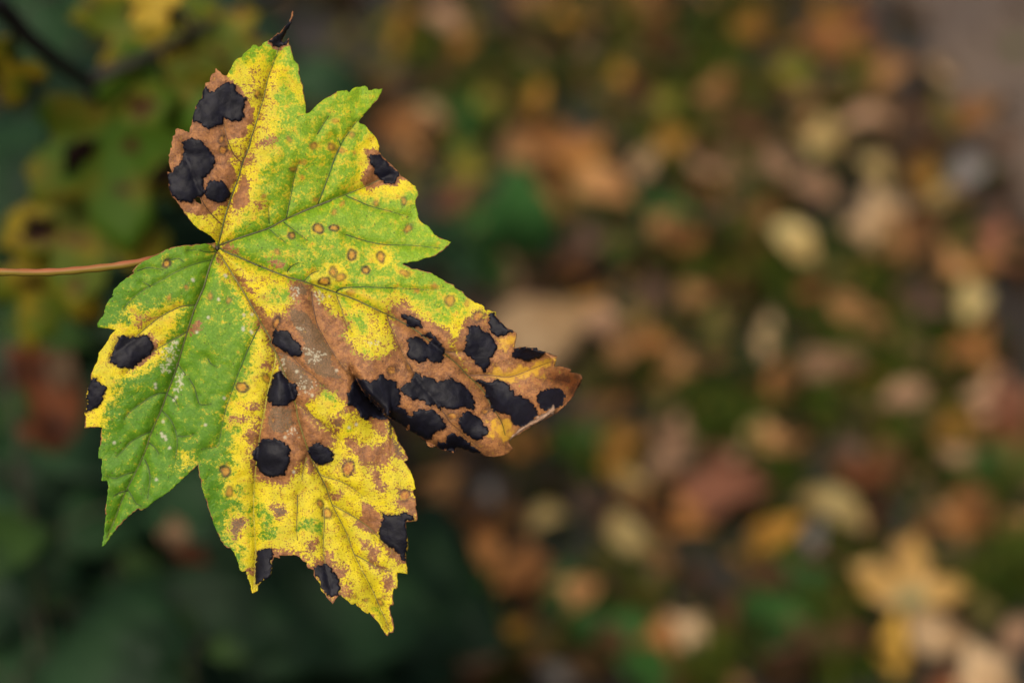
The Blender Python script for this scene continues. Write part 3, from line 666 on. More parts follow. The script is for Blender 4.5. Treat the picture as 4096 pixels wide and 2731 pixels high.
SPOTS = [
 A_([(580,915),(600,940),(640,965),(690,950),(720,910),(745,880),(800,862),(860,880),(900,905),(915,960),(950,1000),(1000,1020),(1003,1090),(970,1140),(990,1200),(980,1230),(940,1265),(860,1265),(790,1250),(765,1230),(755,1300),(720,1315),(640,1345),(570,1340),(550,1310),(510,1290),(490,1270),(445,1275),(460,1200),(485,1110),(510,1050),(540,1035),(550,960)]),
 B_([(340,185),(390,150),(450,140),(510,155),(560,185),(600,230),(640,290),(665,350),(680,400),(660,440),(640,470),(600,530),(560,560),(555,640),(570,700),(530,752),(490,755),(468,770),(430,805),(370,805),(300,790),(250,760),(215,700),(200,640),(186,560),(184,500),(235,510),(245,440),(305,425),(330,370),(350,280),(330,220)]),
 B_([(600,620),(650,570),(700,580),(750,580),(780,620),(815,650),(830,700),(830,760),(800,790),(750,815),(700,825),(650,795),(610,770),(585,720),(580,670)]),
 C_([(715,860),(750,840),(790,840),(820,825),(860,860),(920,920),(980,975),(1025,1020),(1020,1080),(985,1140),(930,1130),(880,1120),(840,1080),(790,1040),(770,980),(740,930)]),
 A_([(1245,435),(1290,402),(1330,362),(1355,367),(1400,292),(1450,242),(1478,195),(1478,245),(1443,300),(1403,380),(1376,440),(1380,462),(1405,447),(1445,412),(1440,440),(1400,475),(1340,505),(1290,480)]),
 D_([(440,1180),(480,1165),(520,1160),(560,1175),(630,1180),(690,1150),(740,1160),(780,1180),(810,1220),(820,1290),(790,1340),(740,1370),(710,1400),(680,1440),(620,1480),(570,1500),(530,1490),(480,1490),(430,1465),(365,1440),(365,1380),(400,1340),(405,1280),(430,1240)]),
 E_([(180,30),(225,40),(240,75),(280,100),(320,130),(310,190),(290,240),(260,300),(215,340),(160,365),(110,390),(125,330),(135,265),(112,260),(117,210),(142,120)]),
 F_([(240,1130),(270,1090),(320,1110),(370,1105),(410,1130),(450,1180),(490,1210),(530,1260),(548,1330),(530,1365),(480,1370),(430,1360),(390,1330),(340,1300),(280,1280),(240,1240)]),
 I_([(255,250),(300,215),(350,235),(380,290),(410,340),(460,350),(490,400),(500,440),(480,490),(440,540),(380,575),(280,590),(220,565),(185,530),(185,460),(210,380),(235,310)]),
 I_([(95,970),(130,935),(200,925),(280,940),(350,965),(395,1000),(415,1050),(405,1110),(420,1180),(390,1240),(370,1300),(320,1310),(260,1320),(170,1310),(110,1270),(65,1230),(70,1170),(45,1130),(40,1060),(75,1010)]),
 I_([(610,1020),(650,1000),(660,970),(710,975),(730,950),(750,990),(800,1005),(850,1045),(875,1100),(860,1150),(810,1190),(740,1195),(690,1175),(650,1140),(625,1080)]),
 I_([(1110,280),(1150,310),(1220,315),(1290,330),(1340,290),(1365,245),(1400,280),(1450,305),(1535,320),(1530,360),(1555,410),(1570,480),(1570,560),(1530,590),(1600,610),(1640,650),(1660,690),(1690,690),(1700,640),(1760,615),(1840,625),(1900,620),(1960,660),(2020,720),(2050,780),(2030,820),(1960,840),(1910,870),(1900,920),(1850,940),(1800,920),(1700,850),(1670,835),(1665,770),(1640,770),(1645,825),(1600,792),(1500,729),(1430,669),(1387,629),(1375,624),(1402,652),(1438,718),(1380,722),(1320,710),(1270,700),(1210,720),(1150,690),(1140,630),(1110,590),(1030,580),(1020,520),(1020,460),(1050,410),(1080,360)]),
 F_([(1575,920),(1610,915),(1660,945),(1720,960),(1770,1000),(1808,1050),(1790,1075),(1740,1065),(1690,1070),(1650,1050),(1635,1000),(1600,980)]),
 F_([(1640,1200),(1690,1175),(1740,1170),(1790,1180),(1830,1220),(1860,1260),(1880,1230),(1905,1190),(1860,1172),(1785,1150),(1880,1130),(1920,1170),(1960,1185),(2000,1240),(2025,1300),(2015,1390),(1990,1430),(1930,1440),(1880,1420),(1860,1390),(1840,1420),(1760,1430),(1700,1410),(1655,1380),(1650,1320),(1655,1260)]),
 G_([(695,1055),(740,1060),(780,1040),(830,1060),(860,1095),(900,1120),(950,1150),(990,1210),(1008,1290),(985,1350),(940,1390),(935,1450),(900,1500),(875,1530),(850,1490),(790,1440),(750,1395),(700,1350),(650,1310),(680,1260),(700,1180),(715,1140)]),
 G_([(930,930),(980,920),(1000,940),(1006,970),(1055,1020),(1115,1075),(1190,1112),(1130,1130),(1080,1150),(1030,1170),(980,1150),(940,1100),(925,1030),(940,970)]),
 G_([(1180,1330),(1205,1285),(1330,1283),(1430,1279),(1436,1310),(1490,1315),(1512,1345),(1470,1380),(1410,1400),(1320,1430),(1270,1405),(1210,1395),(1170,1370)]),
 H_([(10,660),(60,590),(110,620),(135,560),(150,500),(215,510),(215,540),(300,540),(380,570),(395,620),(440,570),(490,560),(530,580),(500,515),(560,570),(630,600),(690,650),(740,710),(775,790),(775,860),(770,890),(700,850),(640,860),(560,870),(490,880),(450,855),(405,835),(435,890),(360,830),(320,840),(240,800),(190,780),(100,770),(90,740),(20,710)]),
 H_([(780,580),(840,580),(920,610),(960,580),(1010,565),(1060,590),(1130,615),(1150,660),(1200,690),(1190,730),(1260,745),(1330,770),(1390,830),(1430,900),(1440,935),(1400,960),(1370,1005),(1310,1040),(1240,1055),(1190,1030),(1165,980),(1150,940),(1060,920),(970,890),(940,850),(940,790),(900,740),(890,680),(830,610)]),
 H_([(1440,740),(1480,690),(1550,665),(1620,655),(1690,680),(1728,730),(1710,780),(1690,830),(1640,865),(1600,870),(1600,840),(1555,870),(1500,880),(1470,850),(1440,790)]),
 H_([(630,980),(660,920),(710,905),(770,930),(820,970),(870,1030),(910,1080),(915,1130),(870,1150),(850,1190),(790,1195),(730,1170),(690,1130),(640,1080),(610,1010)]),
 H_([(480,1190),(510,1145),(560,1140),(630,1170),(700,1220),(780,1290),(830,1330),(888,1383),(832,1338),(770,1334),(700,1309),(640,1288),(588,1266),(573,1306),(560,1322),(500,1302),(430,1291),(372,1262),(390,1230),(430,1235),(500,1250)]),
 J_([(1905,125),(1940,155),(2010,150),(2060,160),(2100,145),(2160,130),(2215,150),(2225,200),(2152,223),(2153,300),(2163,400),(2171,480),(2162,542),(2148,540),(2152,636),(2110,620),(2080,570),(2050,520),(1990,490),(1920,450),(1880,390),(1870,310),(1880,240),(1920,180)]),
 J_([(590,540),(650,520),(700,508),(760,515),(752,570),(747,640),(752,700),(742,760),(718,803),(660,827),(620,867),(590,885),(578,800),(580,720),(590,640)]),
 J_([(1195,690),(1250,680),(1300,660),(1360,680),(1390,740),(1430,800),(1465,850),(1465,930),(1450,980),(1400,990),(1370,1000),(1320,970),(1270,910),(1250,830),(1200,780)]),
]
BROWN = [
 A_([(600,700),(690,700),(800,800),(910,890),(990,1000),(1050,1070),(1090,1150),(1080,1250),(1000,1300),(1000,1370),(960,1437),(820,1480),(850,1550),(900,1637),(830,1690),(880,1760),(900,1860),(860,1940),(830,2100),(810,2140),(700,2170),(620,2230),(560,2250),(400,2200),(330,2170),(200,2100),(130,1800),(150,1300),(400,1200),(480,900)]),
 A_([(1230,400),(1400,200),(1460,60),(1530,80),(1520,250),(1470,470),(1400,510),(1340,540),(1240,480)]),
 B_([(940,560),(1000,520),(1040,620),(1010,720),(1040,820),(980,860),(880,890),(870,780),(920,700)]), B_([(1010,320),(1080,330),(1040,390),(990,410)]), B_([(1120,830),(1190,830),(1170,870)]),
 B_([(1120,180),(1290,110),(1300,150),(1150,210),(1100,200)]), B_([(780,1260),(850,1240),(910,1350),(800,1300)]), B_([(690,1350),(760,1430),(730,1425)]), B_([(1270,1430),(1370,1440),(1380,1500),(1300,1500)]),
 C_([(670,790),(770,800),(860,790),(1100,1070),(1200,1140),(1040,1100),(990,1170),(880,1150),(760,1170),(700,1200),(640,1130),(690,1000),(720,960),(700,880)]),
 F_([(420,600),(540,600),(620,650),(650,780),(760,870),(840,950),(960,1000),(1010,1070),(900,1130),(1000,1250),(1090,1370),(1280,1440),(1420,1380),(1540,1340),(1560,1270),(1550,1100),(1490,1000),(1560,990),(1480,870),(1600,860),(1700,930),(1830,1010),(1960,1090),(2060,1170),(2130,1300),(2190,1430),(2300,1640),(2400,1700),(2500,1900),(2800,2700),(1900,2500),(1420,1960),(1320,1900),(1000,1900),(1010,1850),(860,1710),(740,1660),(700,1790),(640,1810),(560,1900),(480,1880),(460,1850),(180,1880),(120,2100),(60,2550),(130,2640),(340,2700),(440,2500),(600,2420),(830,2270),(820,2190),(720,2150),(640,2070),(480,1880),(380,1590),(300,1400),(280,1330),(230,1250),(230,1100),(120,1050),(90,990),(250,960),(430,1000),(400,930),(500,800),(430,720)]),
 H_([(700,560),(640,330),(610,240),(590,130),(640,50),(690,-50),(800,-120),(860,-60),(1000,-40),(1250,50),(1700,300),(2000,500),(1950,700),(1600,1000),(1300,1450),(880,1450),(500,900)]),
 I_([(1000,920),(1090,900),(1150,980),(1300,980),(1400,1000),(1480,900),(1560,1000),(1640,1130),(1500,1080),(1430,1110),(1450,1180),(1350,1200),(1230,1200),(1150,1130),(1060,1060)]), I_([(830,780),(900,680),(940,780),(900,850)]),
 I_([(1240,1230),(1310,1270),(1400,1400),(1390,1470),(1300,1380)]), I_([(850,1500),(930,1470),(940,1530),(880,1560)]), I_([(1560,1480),(1680,1480),(1720,1600),(1600,1568)]), I_([(1290,720),(1420,720),(1480,860),(1400,860),(1340,800)]),
 I_([(980,1180),(1050,1160),(1100,1230),(1050,1280),(990,1240)]), I_([(620,1180),(670,1190),(660,1270),(610,1240)]), I_([(170,140),(230,160),(220,210),(170,200)]),
 J_([(1720,20),(1800,30),(1900,130),(1920,200),(1860,300),(1850,350),(1700,300),(1640,260),(1700,170)]), J_([(770,80),(860,70),(910,130),(820,190)]), J_([(320,230),(420,210),(490,240),(420,320),(360,400),(310,320)]),
 J_([(1900,850),(1980,800),(2020,900),(1960,940)]), J_([(1780,500),(1870,480),(1850,600),(1780,640)]), J_([(1780,660),(1900,690),(1960,740),(1860,720)]), J_([(1200,620),(1300,620),(1330,530),(1400,560),(1370,640),(1450,720),(1520,700),(1480,800),(1430,780),(1390,720),(1300,660),(1200,680)]),
 J_([(1480,900),(1560,890),(1590,950),(1500,980)]), J_([(750,525),(900,508),(1020,540),(1090,590),(1130,700),(1190,720),(1190,820),(1100,800),(1050,640),(950,600),(760,610)]), J_([(2060,0),(2300,0),(2260,160),(2200,130),(2100,90)]),
 J_([(1130,440),(1200,420),(1180,470),(1140,520)]), J_([(1680,430),(1740,440),(1710,490)]), J_([(1320,960),(1380,1000),(1450,990),(1390,1090)]), J_([(1960,480),(2060,510),(2110,620),(2160,660),(2060,620)]), J_([(490,740),(570,740),(560,780),(500,780)]),
 D_([(660,940),(740,990),(700,1010)]), D_([(650,1030),(710,1020),(690,1060)]), D_([(1200,1100),(1240,1030),(1300,1010),(1310,1080),(1220,1130)]), D_([(790,1170),(860,1210),(830,1290),(760,1390),(640,1480),(600,1500),(700,1380),(800,1300)]), D_([(790,950),(850,960),(820,980)]),
 D_([(1660,530),(1740,570),(1780,660),(1870,700),(1800,720),(1720,620)]), D_([(1830,800),(1940,860),(2000,960),(2100,1050),(1990,1010),(1920,960)]), E_([(1640,450),(1780,470),(1700,500)]), E_([(1790,580),(1890,570),(1870,660),(1840,740),(1790,640)]), E_([(1790,310),(1900,330),(1800,350)]),
]
YELLOW = [
 A_([(900,860),(960,700),(1150,620),(1250,720),(1380,680),(1430,800),(1560,900),(1600,1050),(1500,1000),(1350,1150),(1300,1300),(1300,1367),(1200,1507),(1300,1587),(1150,1757),(1130,1947),(1080,2067),(1230,2187),(1000,2267),(900,2307),(850,2457),(780,2537),(700,2537),(560,2407),(330,2207),(200,1300),(500,700)]),
 C_([(640,760),(760,680),(830,700),(900,800),(1200,1100),(1230,1170),(1080,1180),(1000,1240),(850,1250),(700,1250),(570,1180),(640,1050),(650,950)]),
 D_([(430,1100),(560,1110),(680,1090),(600,950),(620,880),(760,1020),(800,930),(900,880),(1060,840),(1080,880),(960,1000),(1060,1080),(980,1130),(900,1260),(880,1360),(700,1500),(560,1530),(300,1600),(170,1560),(200,1340)]),
 E_([(150,-50),(340,0),(390,100),(350,250),(250,330),(300,470),(260,545),(80,545),(90,300)]),
 F_([(0,460),(100,490),(330,550),(440,600),(430,720),(480,800),(400,950),(430,1000),(240,1090),(230,1250),(280,1330),(270,1620),(0,1700),(110,1400),(60,1200),(120,1090),(60,1000),(-50,800),(-150,600),(-300,430),(-340,270),(-260,260)]),
 F_([(600,600),(760,680),(880,700),(950,740),(1050,780),(1200,840),(1350,890),(1450,980),(1560,1080),(1580,1250),(1530,1350),(1350,1400),(1200,1450),(1080,1380),(980,1200),(1000,1050),(840,960),(760,870),(650,800)]),
 F_([(1180,760),(1500,790),(1620,820),(1750,870),(1850,960),(2000,1050),(2100,1030),(2200,960),(2260,890),(2350,780),(2460,840),(2520,1000),(2300,1040),(2240,1150),(2200,1300),(2240,1480),(2300,1600),(2150,1350),(2090,1200),(1950,1080),(1800,1000),(1600,870),(1300,870)]),
 F_([(650,520),(720,500),(800,560),(860,640),(760,650),(690,600)]), F_([(800,470),(960,450),(1000,580),(930,590)]), F_([(1260,330),(1350,270),(1440,280),(1490,380),(1400,420)]),
 E_([(1850,0),(1800,130),(1640,350),(1600,450),(1700,560),(1650,850),(1700,1000),(1620,1100),(1800,1150),(1820,1250),(1720,1320),(1727,1407),(1607,1557),(1687,1757),(1807,1727),(1867,1787),(1787,1867),(1777,2007),(1867,2287),(2500,2800),(3400,2800),(3700,2000),(3600,1000),(3200,250),(2850,250),(2650,150),(2400,300),(2000,0)]),
 I_([(40,100),(110,0),(280,60),(240,260),(190,430),(150,650),(60,600),(20,350)]),
 J_([(360,100),(480,80),(500,240),(460,340),(380,420),(250,340),(300,230)]), E_([(1130,840),(1180,830),(1190,900),(1120,920)]),
]
GREEN = [
 F_([(900,740),(1020,760),(1080,880),(1220,900),(1200,980),(1300,1060),(1200,1180),(1100,1120),(1040,1040),(960,950)]),
 F_([(130,760),(200,640),(330,640),(420,720),(400,860),(280,860)]), F_([(1100,1290),(1200,1260),(1280,1330),(1200,1380)]),
 J_([(560,-60),(760,100),(800,250),(900,350),(780,450),(600,440),(570,300),(560,100)]), J_([(1020,0),(1060,150),(1250,200),(1300,280),(1270,420),(1190,380),(1020,290)]), J_([(1790,1100),(1860,1060),(1900,1180),(1860,1260),(1780,1180)]),
 I_([(760,380),(880,480),(920,540),(900,640),(850,660),(780,560)]), I_([(990,780),(1060,740),(1080,820),(1000,870)]), A_([(1380,800),(1500,950),(1560,1150),(1450,1200),(1330,1150),(1250,1000)]), J_([(80,0),(560,60),(560,380),(480,350),(500,200),(380,80)]),
]
WEAK = [   # tissue only starting to yellow
 A_([(1150,600),(1560,700),(1640,1200),(1900,960),(2090,1000),(2400,1600),(2300,2000),(1700,2150),(1300,2400),(900,2450),(1000,2000),(1200,1500)]),
 C_([(700,1100),(1200,1150),(1230,1400),(900,1420),(500,1300)]), F_([(150,150),(600,50),(1000,60),(1500,450),(2000,600),(2300,800),(1900,1000),(1500,800),(900,680),(400,520),(100,380)]),
 D_([(450,850),(900,750),(1100,850),(1300,900),(1330,1200),(1100,1500),(800,1568),(400,1500)]), D_([(1400,550),(1600,550),(1700,900),(1650,1150),(1500,1100),(1350,800)]), E_([(300,0),(900,50),(1000,250),(600,400),(300,450)]), E_([(950,1000),(1250,780),(1400,600),(1600,500),(1700,1200),(1450,1300),(1280,960),(1000,1180)]),
]
OLIVE = [
 F_([(430,620),(520,600),(600,650),(590,740),(500,720)]),
 F_([(430,870),(600,900),(690,1050),(800,1250),(850,1350),(900,1480),(980,1600),(700,1580),(560,1450),(560,1200),(480,1100),(430,980)]), I_([(300,60),(380,60),(520,180),(640,300),(700,400),(560,420),(480,340),(400,300)]), I_([(200,600),(300,590),(450,620),(490,800),(350,860),(200,830),(170,760)]),
 J_([(320,230),(420,210),(490,240),(420,320),(360,400),(310,320)]), J_([(770,80),(860,70),(910,130),(820,190)]), I_([(1420,720),(1500,830),(1600,1050),(1640,1140),(1520,1060),(1480,900)]),
 E_([(1640,640),(1680,640),(1720,760),(1760,950),(1720,990),(1680,820)]), I_([(840,760),(920,720),(930,800),(880,840)]), A_([(1130,560),(1300,560),(1450,600),(1430,680),(1260,680),(1200,720),(1150,620)]), A_([(870,700),(1000,620),(1100,580),(1000,680),(900,800),(830,800)]),
]
RINGS = B_([(1475,1150),(1745,1080),(1940,1060),(1510,470),(1910,240),(180,1435),(755,155),(780,265)]) + F_([(1068,310),(1370,335),(1210,490),(870,500),(945,550),(780,580),(1610,505),(1940,640),(1670,15),(280,1010)]) + G_([(520,800),(820,950),(685,820)]) + C_([(340,760),(790,1350),(545,625),(375,495)]) + E_([(1730,120),(1550,995),(1615,1210)]) + I_([(1040,1220),(1620,1520),(1490,215),(180,310),(1665,195)]) + J_([(1250,40),(1340,150)]) + H_([(560,945),(885,910)]) + A_([(1125,970),(1900,1540)]) + B_([(1330,1335),(1945,890)])
RR = [45,50,45,33,38,50,33,42, 45,55,45,48,40,50,42,34,42,38, 45,45,25, 38,38,28,25, 57,56,55, 55,55,45,48,35, 40,52, 45,30, 42,40, 30,32]
RK = [1,1,1,.6,.6,1,.8,.8, 1,.9,1,.8,.7,1,.6,.5,.7,.9, .7,.7,.4, .7,.6,.5,.4, 1,1,.7, .8,.7,.7,.7,.6, .8,.8, .6,.7, .7,.5, .2,.4]
WHITE = [(x, y, r) for (x, y), r in zip(D_([(1570,525),(1578,535),(1230,570),(1236,580),(1500,775),(1765,940),(1850,935),(1755,1075),(1760,1095),(1840,1110),(1850,1125),(1275,1120),(1395,965)]) + E_([(840,95),(845,130),(1090,60),(1110,90),(1040,150),(1060,230),(1035,260),(905,610),(915,640),(940,640),(950,670),(920,485),(990,760),(410,705),(1560,240),(1365,520),(850,1090)]) + I_([(905,212),(488,222),(365,910),(458,1272),(1035,810),(1110,775),(650,470)]) + H_([(145,738),(650,1266),(1137,900),(175,1030)]), [9] * 60)]
rw = random.Random(8)
for (cx, cy), rad_, k_ in zip(B_([(1560,380),(1700,210),(1440,130),(1600,560),(1180,730),(1730,760),(1990,260)]) + C_([(130,720),(560,800),(1080,1340),(450,1330),(40,900)]) + F_([(280,290),(160,740),(1320,900),(1500,1500),(1060,720),(1740,700),(860,250)]) + D_([(1170,650),(980,745),(1400,740),(1610,790),(620,900),(1030,840)]) + J_([(1890,1060),(1740,1030),(1630,1000),(1530,160),(1940,1000)]) + I_([(950,650),(790,1400),(250,740)]), [20,34,28,18,24,22,30, 26,18,30,22,26, 30,18,24,22,38,26,16, 24,18,30,26,22,18, 36,22,20,26,20, 24,26,22], [.5,.7,.5,.4,.6,.4,.6, .6,.4,.7,.4,.5, .6,.4,.5,.5,.4,.5,.3, .5,.4,.5,.5,.5,.4, .7,.6,.5,.4,.5, .5,.5,.5]):
    RINGS.append((cx, cy)); RR.append(rad_); RK.append(k_)
def cloud(cx, cy, rx, ry, n_, r_):
    for _ in range(n_): WHITE.append((cx + rw.gauss(0, rx), cy + rw.gauss(0, ry), r_ * rw.uniform(.6, 1.1)))
for (cx, cy), rx, ry, n_, r_ in zip(D_([(1050,1230),(1000,1290),(990,1390),(955,1500)]) + E_([(1100,30),(1090,110)]) + I_([(560,370),(600,400),(460,870)]) + F_([(740,740),(500,700),(680,1360),(600,1330),(540,1085),(1270,1230)]) + I_([(340,150),(700,80)]), [8,12,16,14, 8,8, 18,16,12, 16,14,18,12,14,14, 5,14], [8,12,14,12, 14,14, 14,14,10, 14,20,14,8,4,8, 20,12], [16,22,30,26, 16,14, 26,20,12, 22,16,24,12,8,10, 14,18], [5,5,5,5, 5,5, 4,4,5, 5,5,5,5,5,5, 6,5]):
    cloud(cx, cy, rx, ry, n_, r_)
# veins: (points, start radius, end radius, colour key)
VM = [
 (B_([(712,1262),(735,1170),(755,1090),(780,980),(820,850),(870,700),(930,540),(970,390),(1040,220),(1060,133)]) + A_([(1110,1290),(1150,1150),(1190,1020),(1220,870),(1250,770),(1330,560),(1345,490)]), 4.6, 1.5, 'dark'),
 (B_([(712,1262),(850,1210),(1000,1160),(1240,1080),(1420,985),(1690,870),(1900,790)]) + C_([(0,1440),(180,1360),(480,1250),(700,1160),(830,1095),(1015,1022)]), 5, 1.5, 'dark'),
 (B_([(712,1275),(800,1330),(950,1390),(1150,1480)]) + F_([(100,428),(200,470),(380,540),(560,590),(700,640),(880,700),(1080,770),(1250,850),(1420,930),(1560,1000),(1720,1090),(1800,1150)]) + H_([(340,195),(460,290),(620,430),(690,510),(780,590),(880,700),(960,850),(1060,1010),(1100,1150)]), 5, 1.6, 'dark'),
 (D_([(1485,270),(1560,380),(1620,470),(1700,600),(1800,760),(1900,940),(1960,1050),(2050,1200)]) + F_([(200,1220),(270,1330)]) + I_([(340,200),(400,340),(440,470),(480,580),(500,700),(550,870),(600,1020),(650,1150),(720,1290),(790,1420)]) + J_([(1380,40),(1530,340),(1610,560),(1700,740),(1800,930),(1880,1120),(1960,1290),(1980,1375)]), 5, 1.4, 'mid'),
 (F_([(270,1330)]) + I_([(262,150),(230,260),(190,430),(150,650),(110,850),(70,1150),(50,1350)]) + J_([(565,-60),(560,100),(570,300),(580,540),(575,740),(562,945)]), 3, 1.2, 'pale'),
 (D_([(1480,275),(1430,380),(1390,500),(1350,640),(1300,760),(1260,850),(1220,970),(1180,1100),(1140,1230),(1100,1370),(1060,1500)]) + E_([(1000,100),(960,200),(905,360),(850,480),(790,620),(740,780),(680,920),(620,1040),(550,1180),(480,1330),(420,1500),(330,1700)]), 4.8, 1.4, 'dark'),
]
VS = [
 (D_([(1420,365),(1250,410),(1080,480),(900,580),(790,640),(660,720),(560,810),(500,890)]), 'green'), (D_([(1260,835),(1120,850),(980,910),(850,990),(700,1110),(600,1210),(430,1330),(350,1400)]), 'dark'), (D_([(1170,1110),(1080,1170),(900,1270),(760,1360),(600,1480),(530,1550)]), 'dark'),
 (D_([(1480,280),(1380,285),(1280,262),(1160,265)]), 'green'), (E_([(960,185),(850,200),(700,290),(580,380),(510,470)]), 'green'), (E_([(800,585),(680,640),(580,700),(500,790),(430,850)]), 'green'), (E_([(620,1010),(520,1040),(420,1080),(330,1050)]), 'green'), (E_([(550,1210),(480,1220),(400,1265)]), 'green'),
 (E_([(905,365),(960,420),(1020,500),(1060,620),(1070,740),(1050,880)]), 'green'), (E_([(730,880),(770,970),(785,1080),(770,1200),(760,1290)]), 'green'), (E_([(550,1190),(600,1270),(640,1340),(700,1370)]), 'green'), (E_([(960,200),(1040,250),(1080,330)]), 'green'),
 (E_([(1190,30),(1250,130),(1275,230),(1300,300),(1350,310),(1430,300)]), 'green'), (D_([(1930,1050),(1880,1150),(1800,1320),(1750,1450),(1700,1568)]) + E_([(1640,170),(1570,380),(1520,620),(1490,740),(1340,770)]), 'green'),
 (B_([(1420,985),(1450,850),(1480,700),(1510,540),(1560,380)]), 'green'), (B_([(1760,810),(1810,690),(1870,530),(1930,340),(2000,200),(2091,60)]), 'green'), (C_([(185,1350),(240,1210),(310,1030),(370,870),(410,780),(440,700),(530,570),(600,480)]), 'green'), (C_([(480,1265),(600,1315),(730,1370),(950,1430),(1150,1490)]), 'green'),
 (B_([(1400,1020),(1520,1110),(1650,1210)]), 'green'), (B_([(960,390),(890,330),(830,210),(790,80),(760,-60)]), 'brown'), (B_([(750,1040),(640,930),(560,820),(500,690),(460,580),(420,450),(370,330),(345,200)]), 'brown'), (F_([(390,490),(420,440),(510,390)]), 'green'), (F_([(560,590),(640,510),(720,480)]), 'green'),
 (F_([(900,700),(960,660),(1150,650),(1400,655),(1650,665),(1900,680)]), 'green'), (F_([(900,730),(950,860),(1000,1000),(1080,1130)]), 'mid'), (F_([(1430,950),(1480,1080),(1540,1220),(1610,1370),(1680,1480),(1720,1540)]), 'brown'), (F_([(640,700),(660,850),(700,1030),(770,1170),(850,1310),(950,1450),(1050,1568)]), 'brown'),
 (F_([(280,1330),(370,1350),(440,1377),(560,1507),(660,1577),(740,1657),(830,1727)]), 'brown'), (I_([(480,550),(600,640),(750,770),(870,860),(950,950)]), 'brown'), (I_([(690,1180),(740,1300),(850,1340),(970,1380),(1100,1460),(1180,1530)]), 'mid'), (I_([(590,1120),(560,1250),(540,1350)]), 'mid'),
 (H_([(90,400),(150,520),(250,660),(360,780),(440,890),(530,990)]), 'brown'), (F_([(1000,100),(1200,165),(1400,205),(1700,215),(1990,245)]), 'green'), (G_([(400,1290),(490,1325),(650,1325)]), 'brown'), (I_([(1110,290),(1180,420),(1260,520),(1340,590)]), 'brown'),
 (J_([(1380,40),(1500,110),(1620,180),(1760,280),(1900,420),(2050,560)]), 'mid'), (J_([(1610,560),(1720,620),(1850,700),(2000,740)]), 'mid'), (J_([(1020,-60),(1015,150),(1010,300),(1020,420)]), 'mid'), (J_([(1290,60),(1300,250),(1290,420),(1300,600),(1330,800),(1380,980)]), 'mid'),
 (H_([(440,890),(520,1010),(600,1080),(700,1180),(820,1270)]), 'brown'), (H_([(700,530),(900,520),(1150,540),(1400,450),(1580,380)]), 'brown'), (D_([(790,640),(700,590)]), 'green'), (D_([(650,480),(780,445),(920,470)]), 'green'), (D_([(980,370),(1080,350),(1140,390)]), 'green'),
 (C_([(180,620),(300,430)]), 'green'), (C_([(430,740),(390,650)]), 'green'), (B_([(1250,1095),(1420,1230)]), 'green'), (B_([(1245,1030),(1240,850)]), 'green'), (E_([(770,700),(840,760),(880,830)]), 'green'), (E_([(1060,640),(1170,640),(1240,625)]), 'green'), (D_([(1080,1460),(1160,1568)]), 'green'), (D_([(1390,1390),(1420,1450),(1500,1490)]), 'green'),
]
MAINV = [smooth_line(v[0], 12) for v in VM]
SECV = [smooth_line(v[0], 10) for v in VS]
FOLD = np.array(I_([(1060,200),(1110,300),(1180,430),(1260,520),(1340,595),(1380,632)]))
def zfield(Q):
    """height of the blade towards the viewer, in metres"""
    x, y = Q[:, 0], Q[:, 1]
    dm = np.full(len(Q), 1e9)
    for v in MAINV: dm = np.minimum(dm, seg_dist(Q, v[::3]))
    ds = np.full(len(Q), 1e9)
    for v in SECV: ds = np.minimum(ds, seg_dist(Q, v[::3]))
    z = 0.0017 * (1 - np.exp(-(dm / 60.0))) + 0.00085 * (1 - np.exp(-np.minimum(dm, ds) / 18.0))
    z += 0.0045 * vnoise(x, y, 420, 1) + 0.0022 * vnoise(x, y, 150, 2) + 0.0005 * vnoise(x, y, 48, 3) + 0.0002 * vnoise(x, y, 20, 4)
    ux = np.clip((x - 900) / 1400, 0, 1); uy = np.clip((1500 - y) / 1500, 0, 1)
    z -= 0.02 * ux * uy + 0.006 * uy ** 2
    # the right lobe rolls over the sinus
    d = seg_dist(Q, FOLD)
    side = np.zeros(len(Q)); best = np.full(len(Q), 1e9)
    for a, b_ in zip(FOLD[:-1], FOLD[1:]):
        dv_ = b_ - a; t_ = np.clip(((Q - a) @ dv_) / (dv_ @ dv_), 0, 1)
        dd = np.hypot(x - a[0] - t_ * dv_[0], y - a[1] - t_ * dv_[1])
        cr = dv_[0] * (y - a[1]) - dv_[1] * (x - a[0])
        m_ = dd < best; best = np.where(m_, dd, best); side = np.where(m_, np.sign(cr), side)
    fade = np.clip((x - 1390) / 100, 0, 1)
    sd_ = side * d
    z += fade * np.where(sd_ > 0, -0.006 * np.exp(-d / 70), 0.0045 * np.exp(-d / 60) * np.clip(d / 8, 0, 1))
    z -= fade * 0.005 * np.exp(-(d / 12) ** 2)
    # lower rim of the right lobe bends away, its tip curls forward
    rim = H_([(-100,960),(80,1095),(250,1205),(430,1295),(640,1290),(890,1387)])
    dr = seg_dist(Q, rim); z -= 0.006 * np.exp(-dr / 28) * (x > 1560)
    tip = H_([(1895,560),(1780,780),(1620,930),(1400,1040),(1180,1165)])
    dt = seg_dist(Q, tip); z += 0.012 * np.exp(-dt / 75) * sstep(x, 1900, 2060)
    up = H_([(1250,20),(1300,230),(1520,290),(1700,430),(1890,520)])
    dt = seg_dist(Q, up); z += 0.005 * np.exp(-dt / 45)
    # lobes either side of the stalk dip to the hub
    hub_ = np.array(D_([(1480,250)])[0]); dh = np.hypot(x - hub_[0], y - hub_[1]); z -= 0.003 * np.exp(-dh / 60)
    tipb = A_([(1340,480)])[0]; z += 0.006 * sstep(-(y - tipb[1]), 0, 120)
    return z
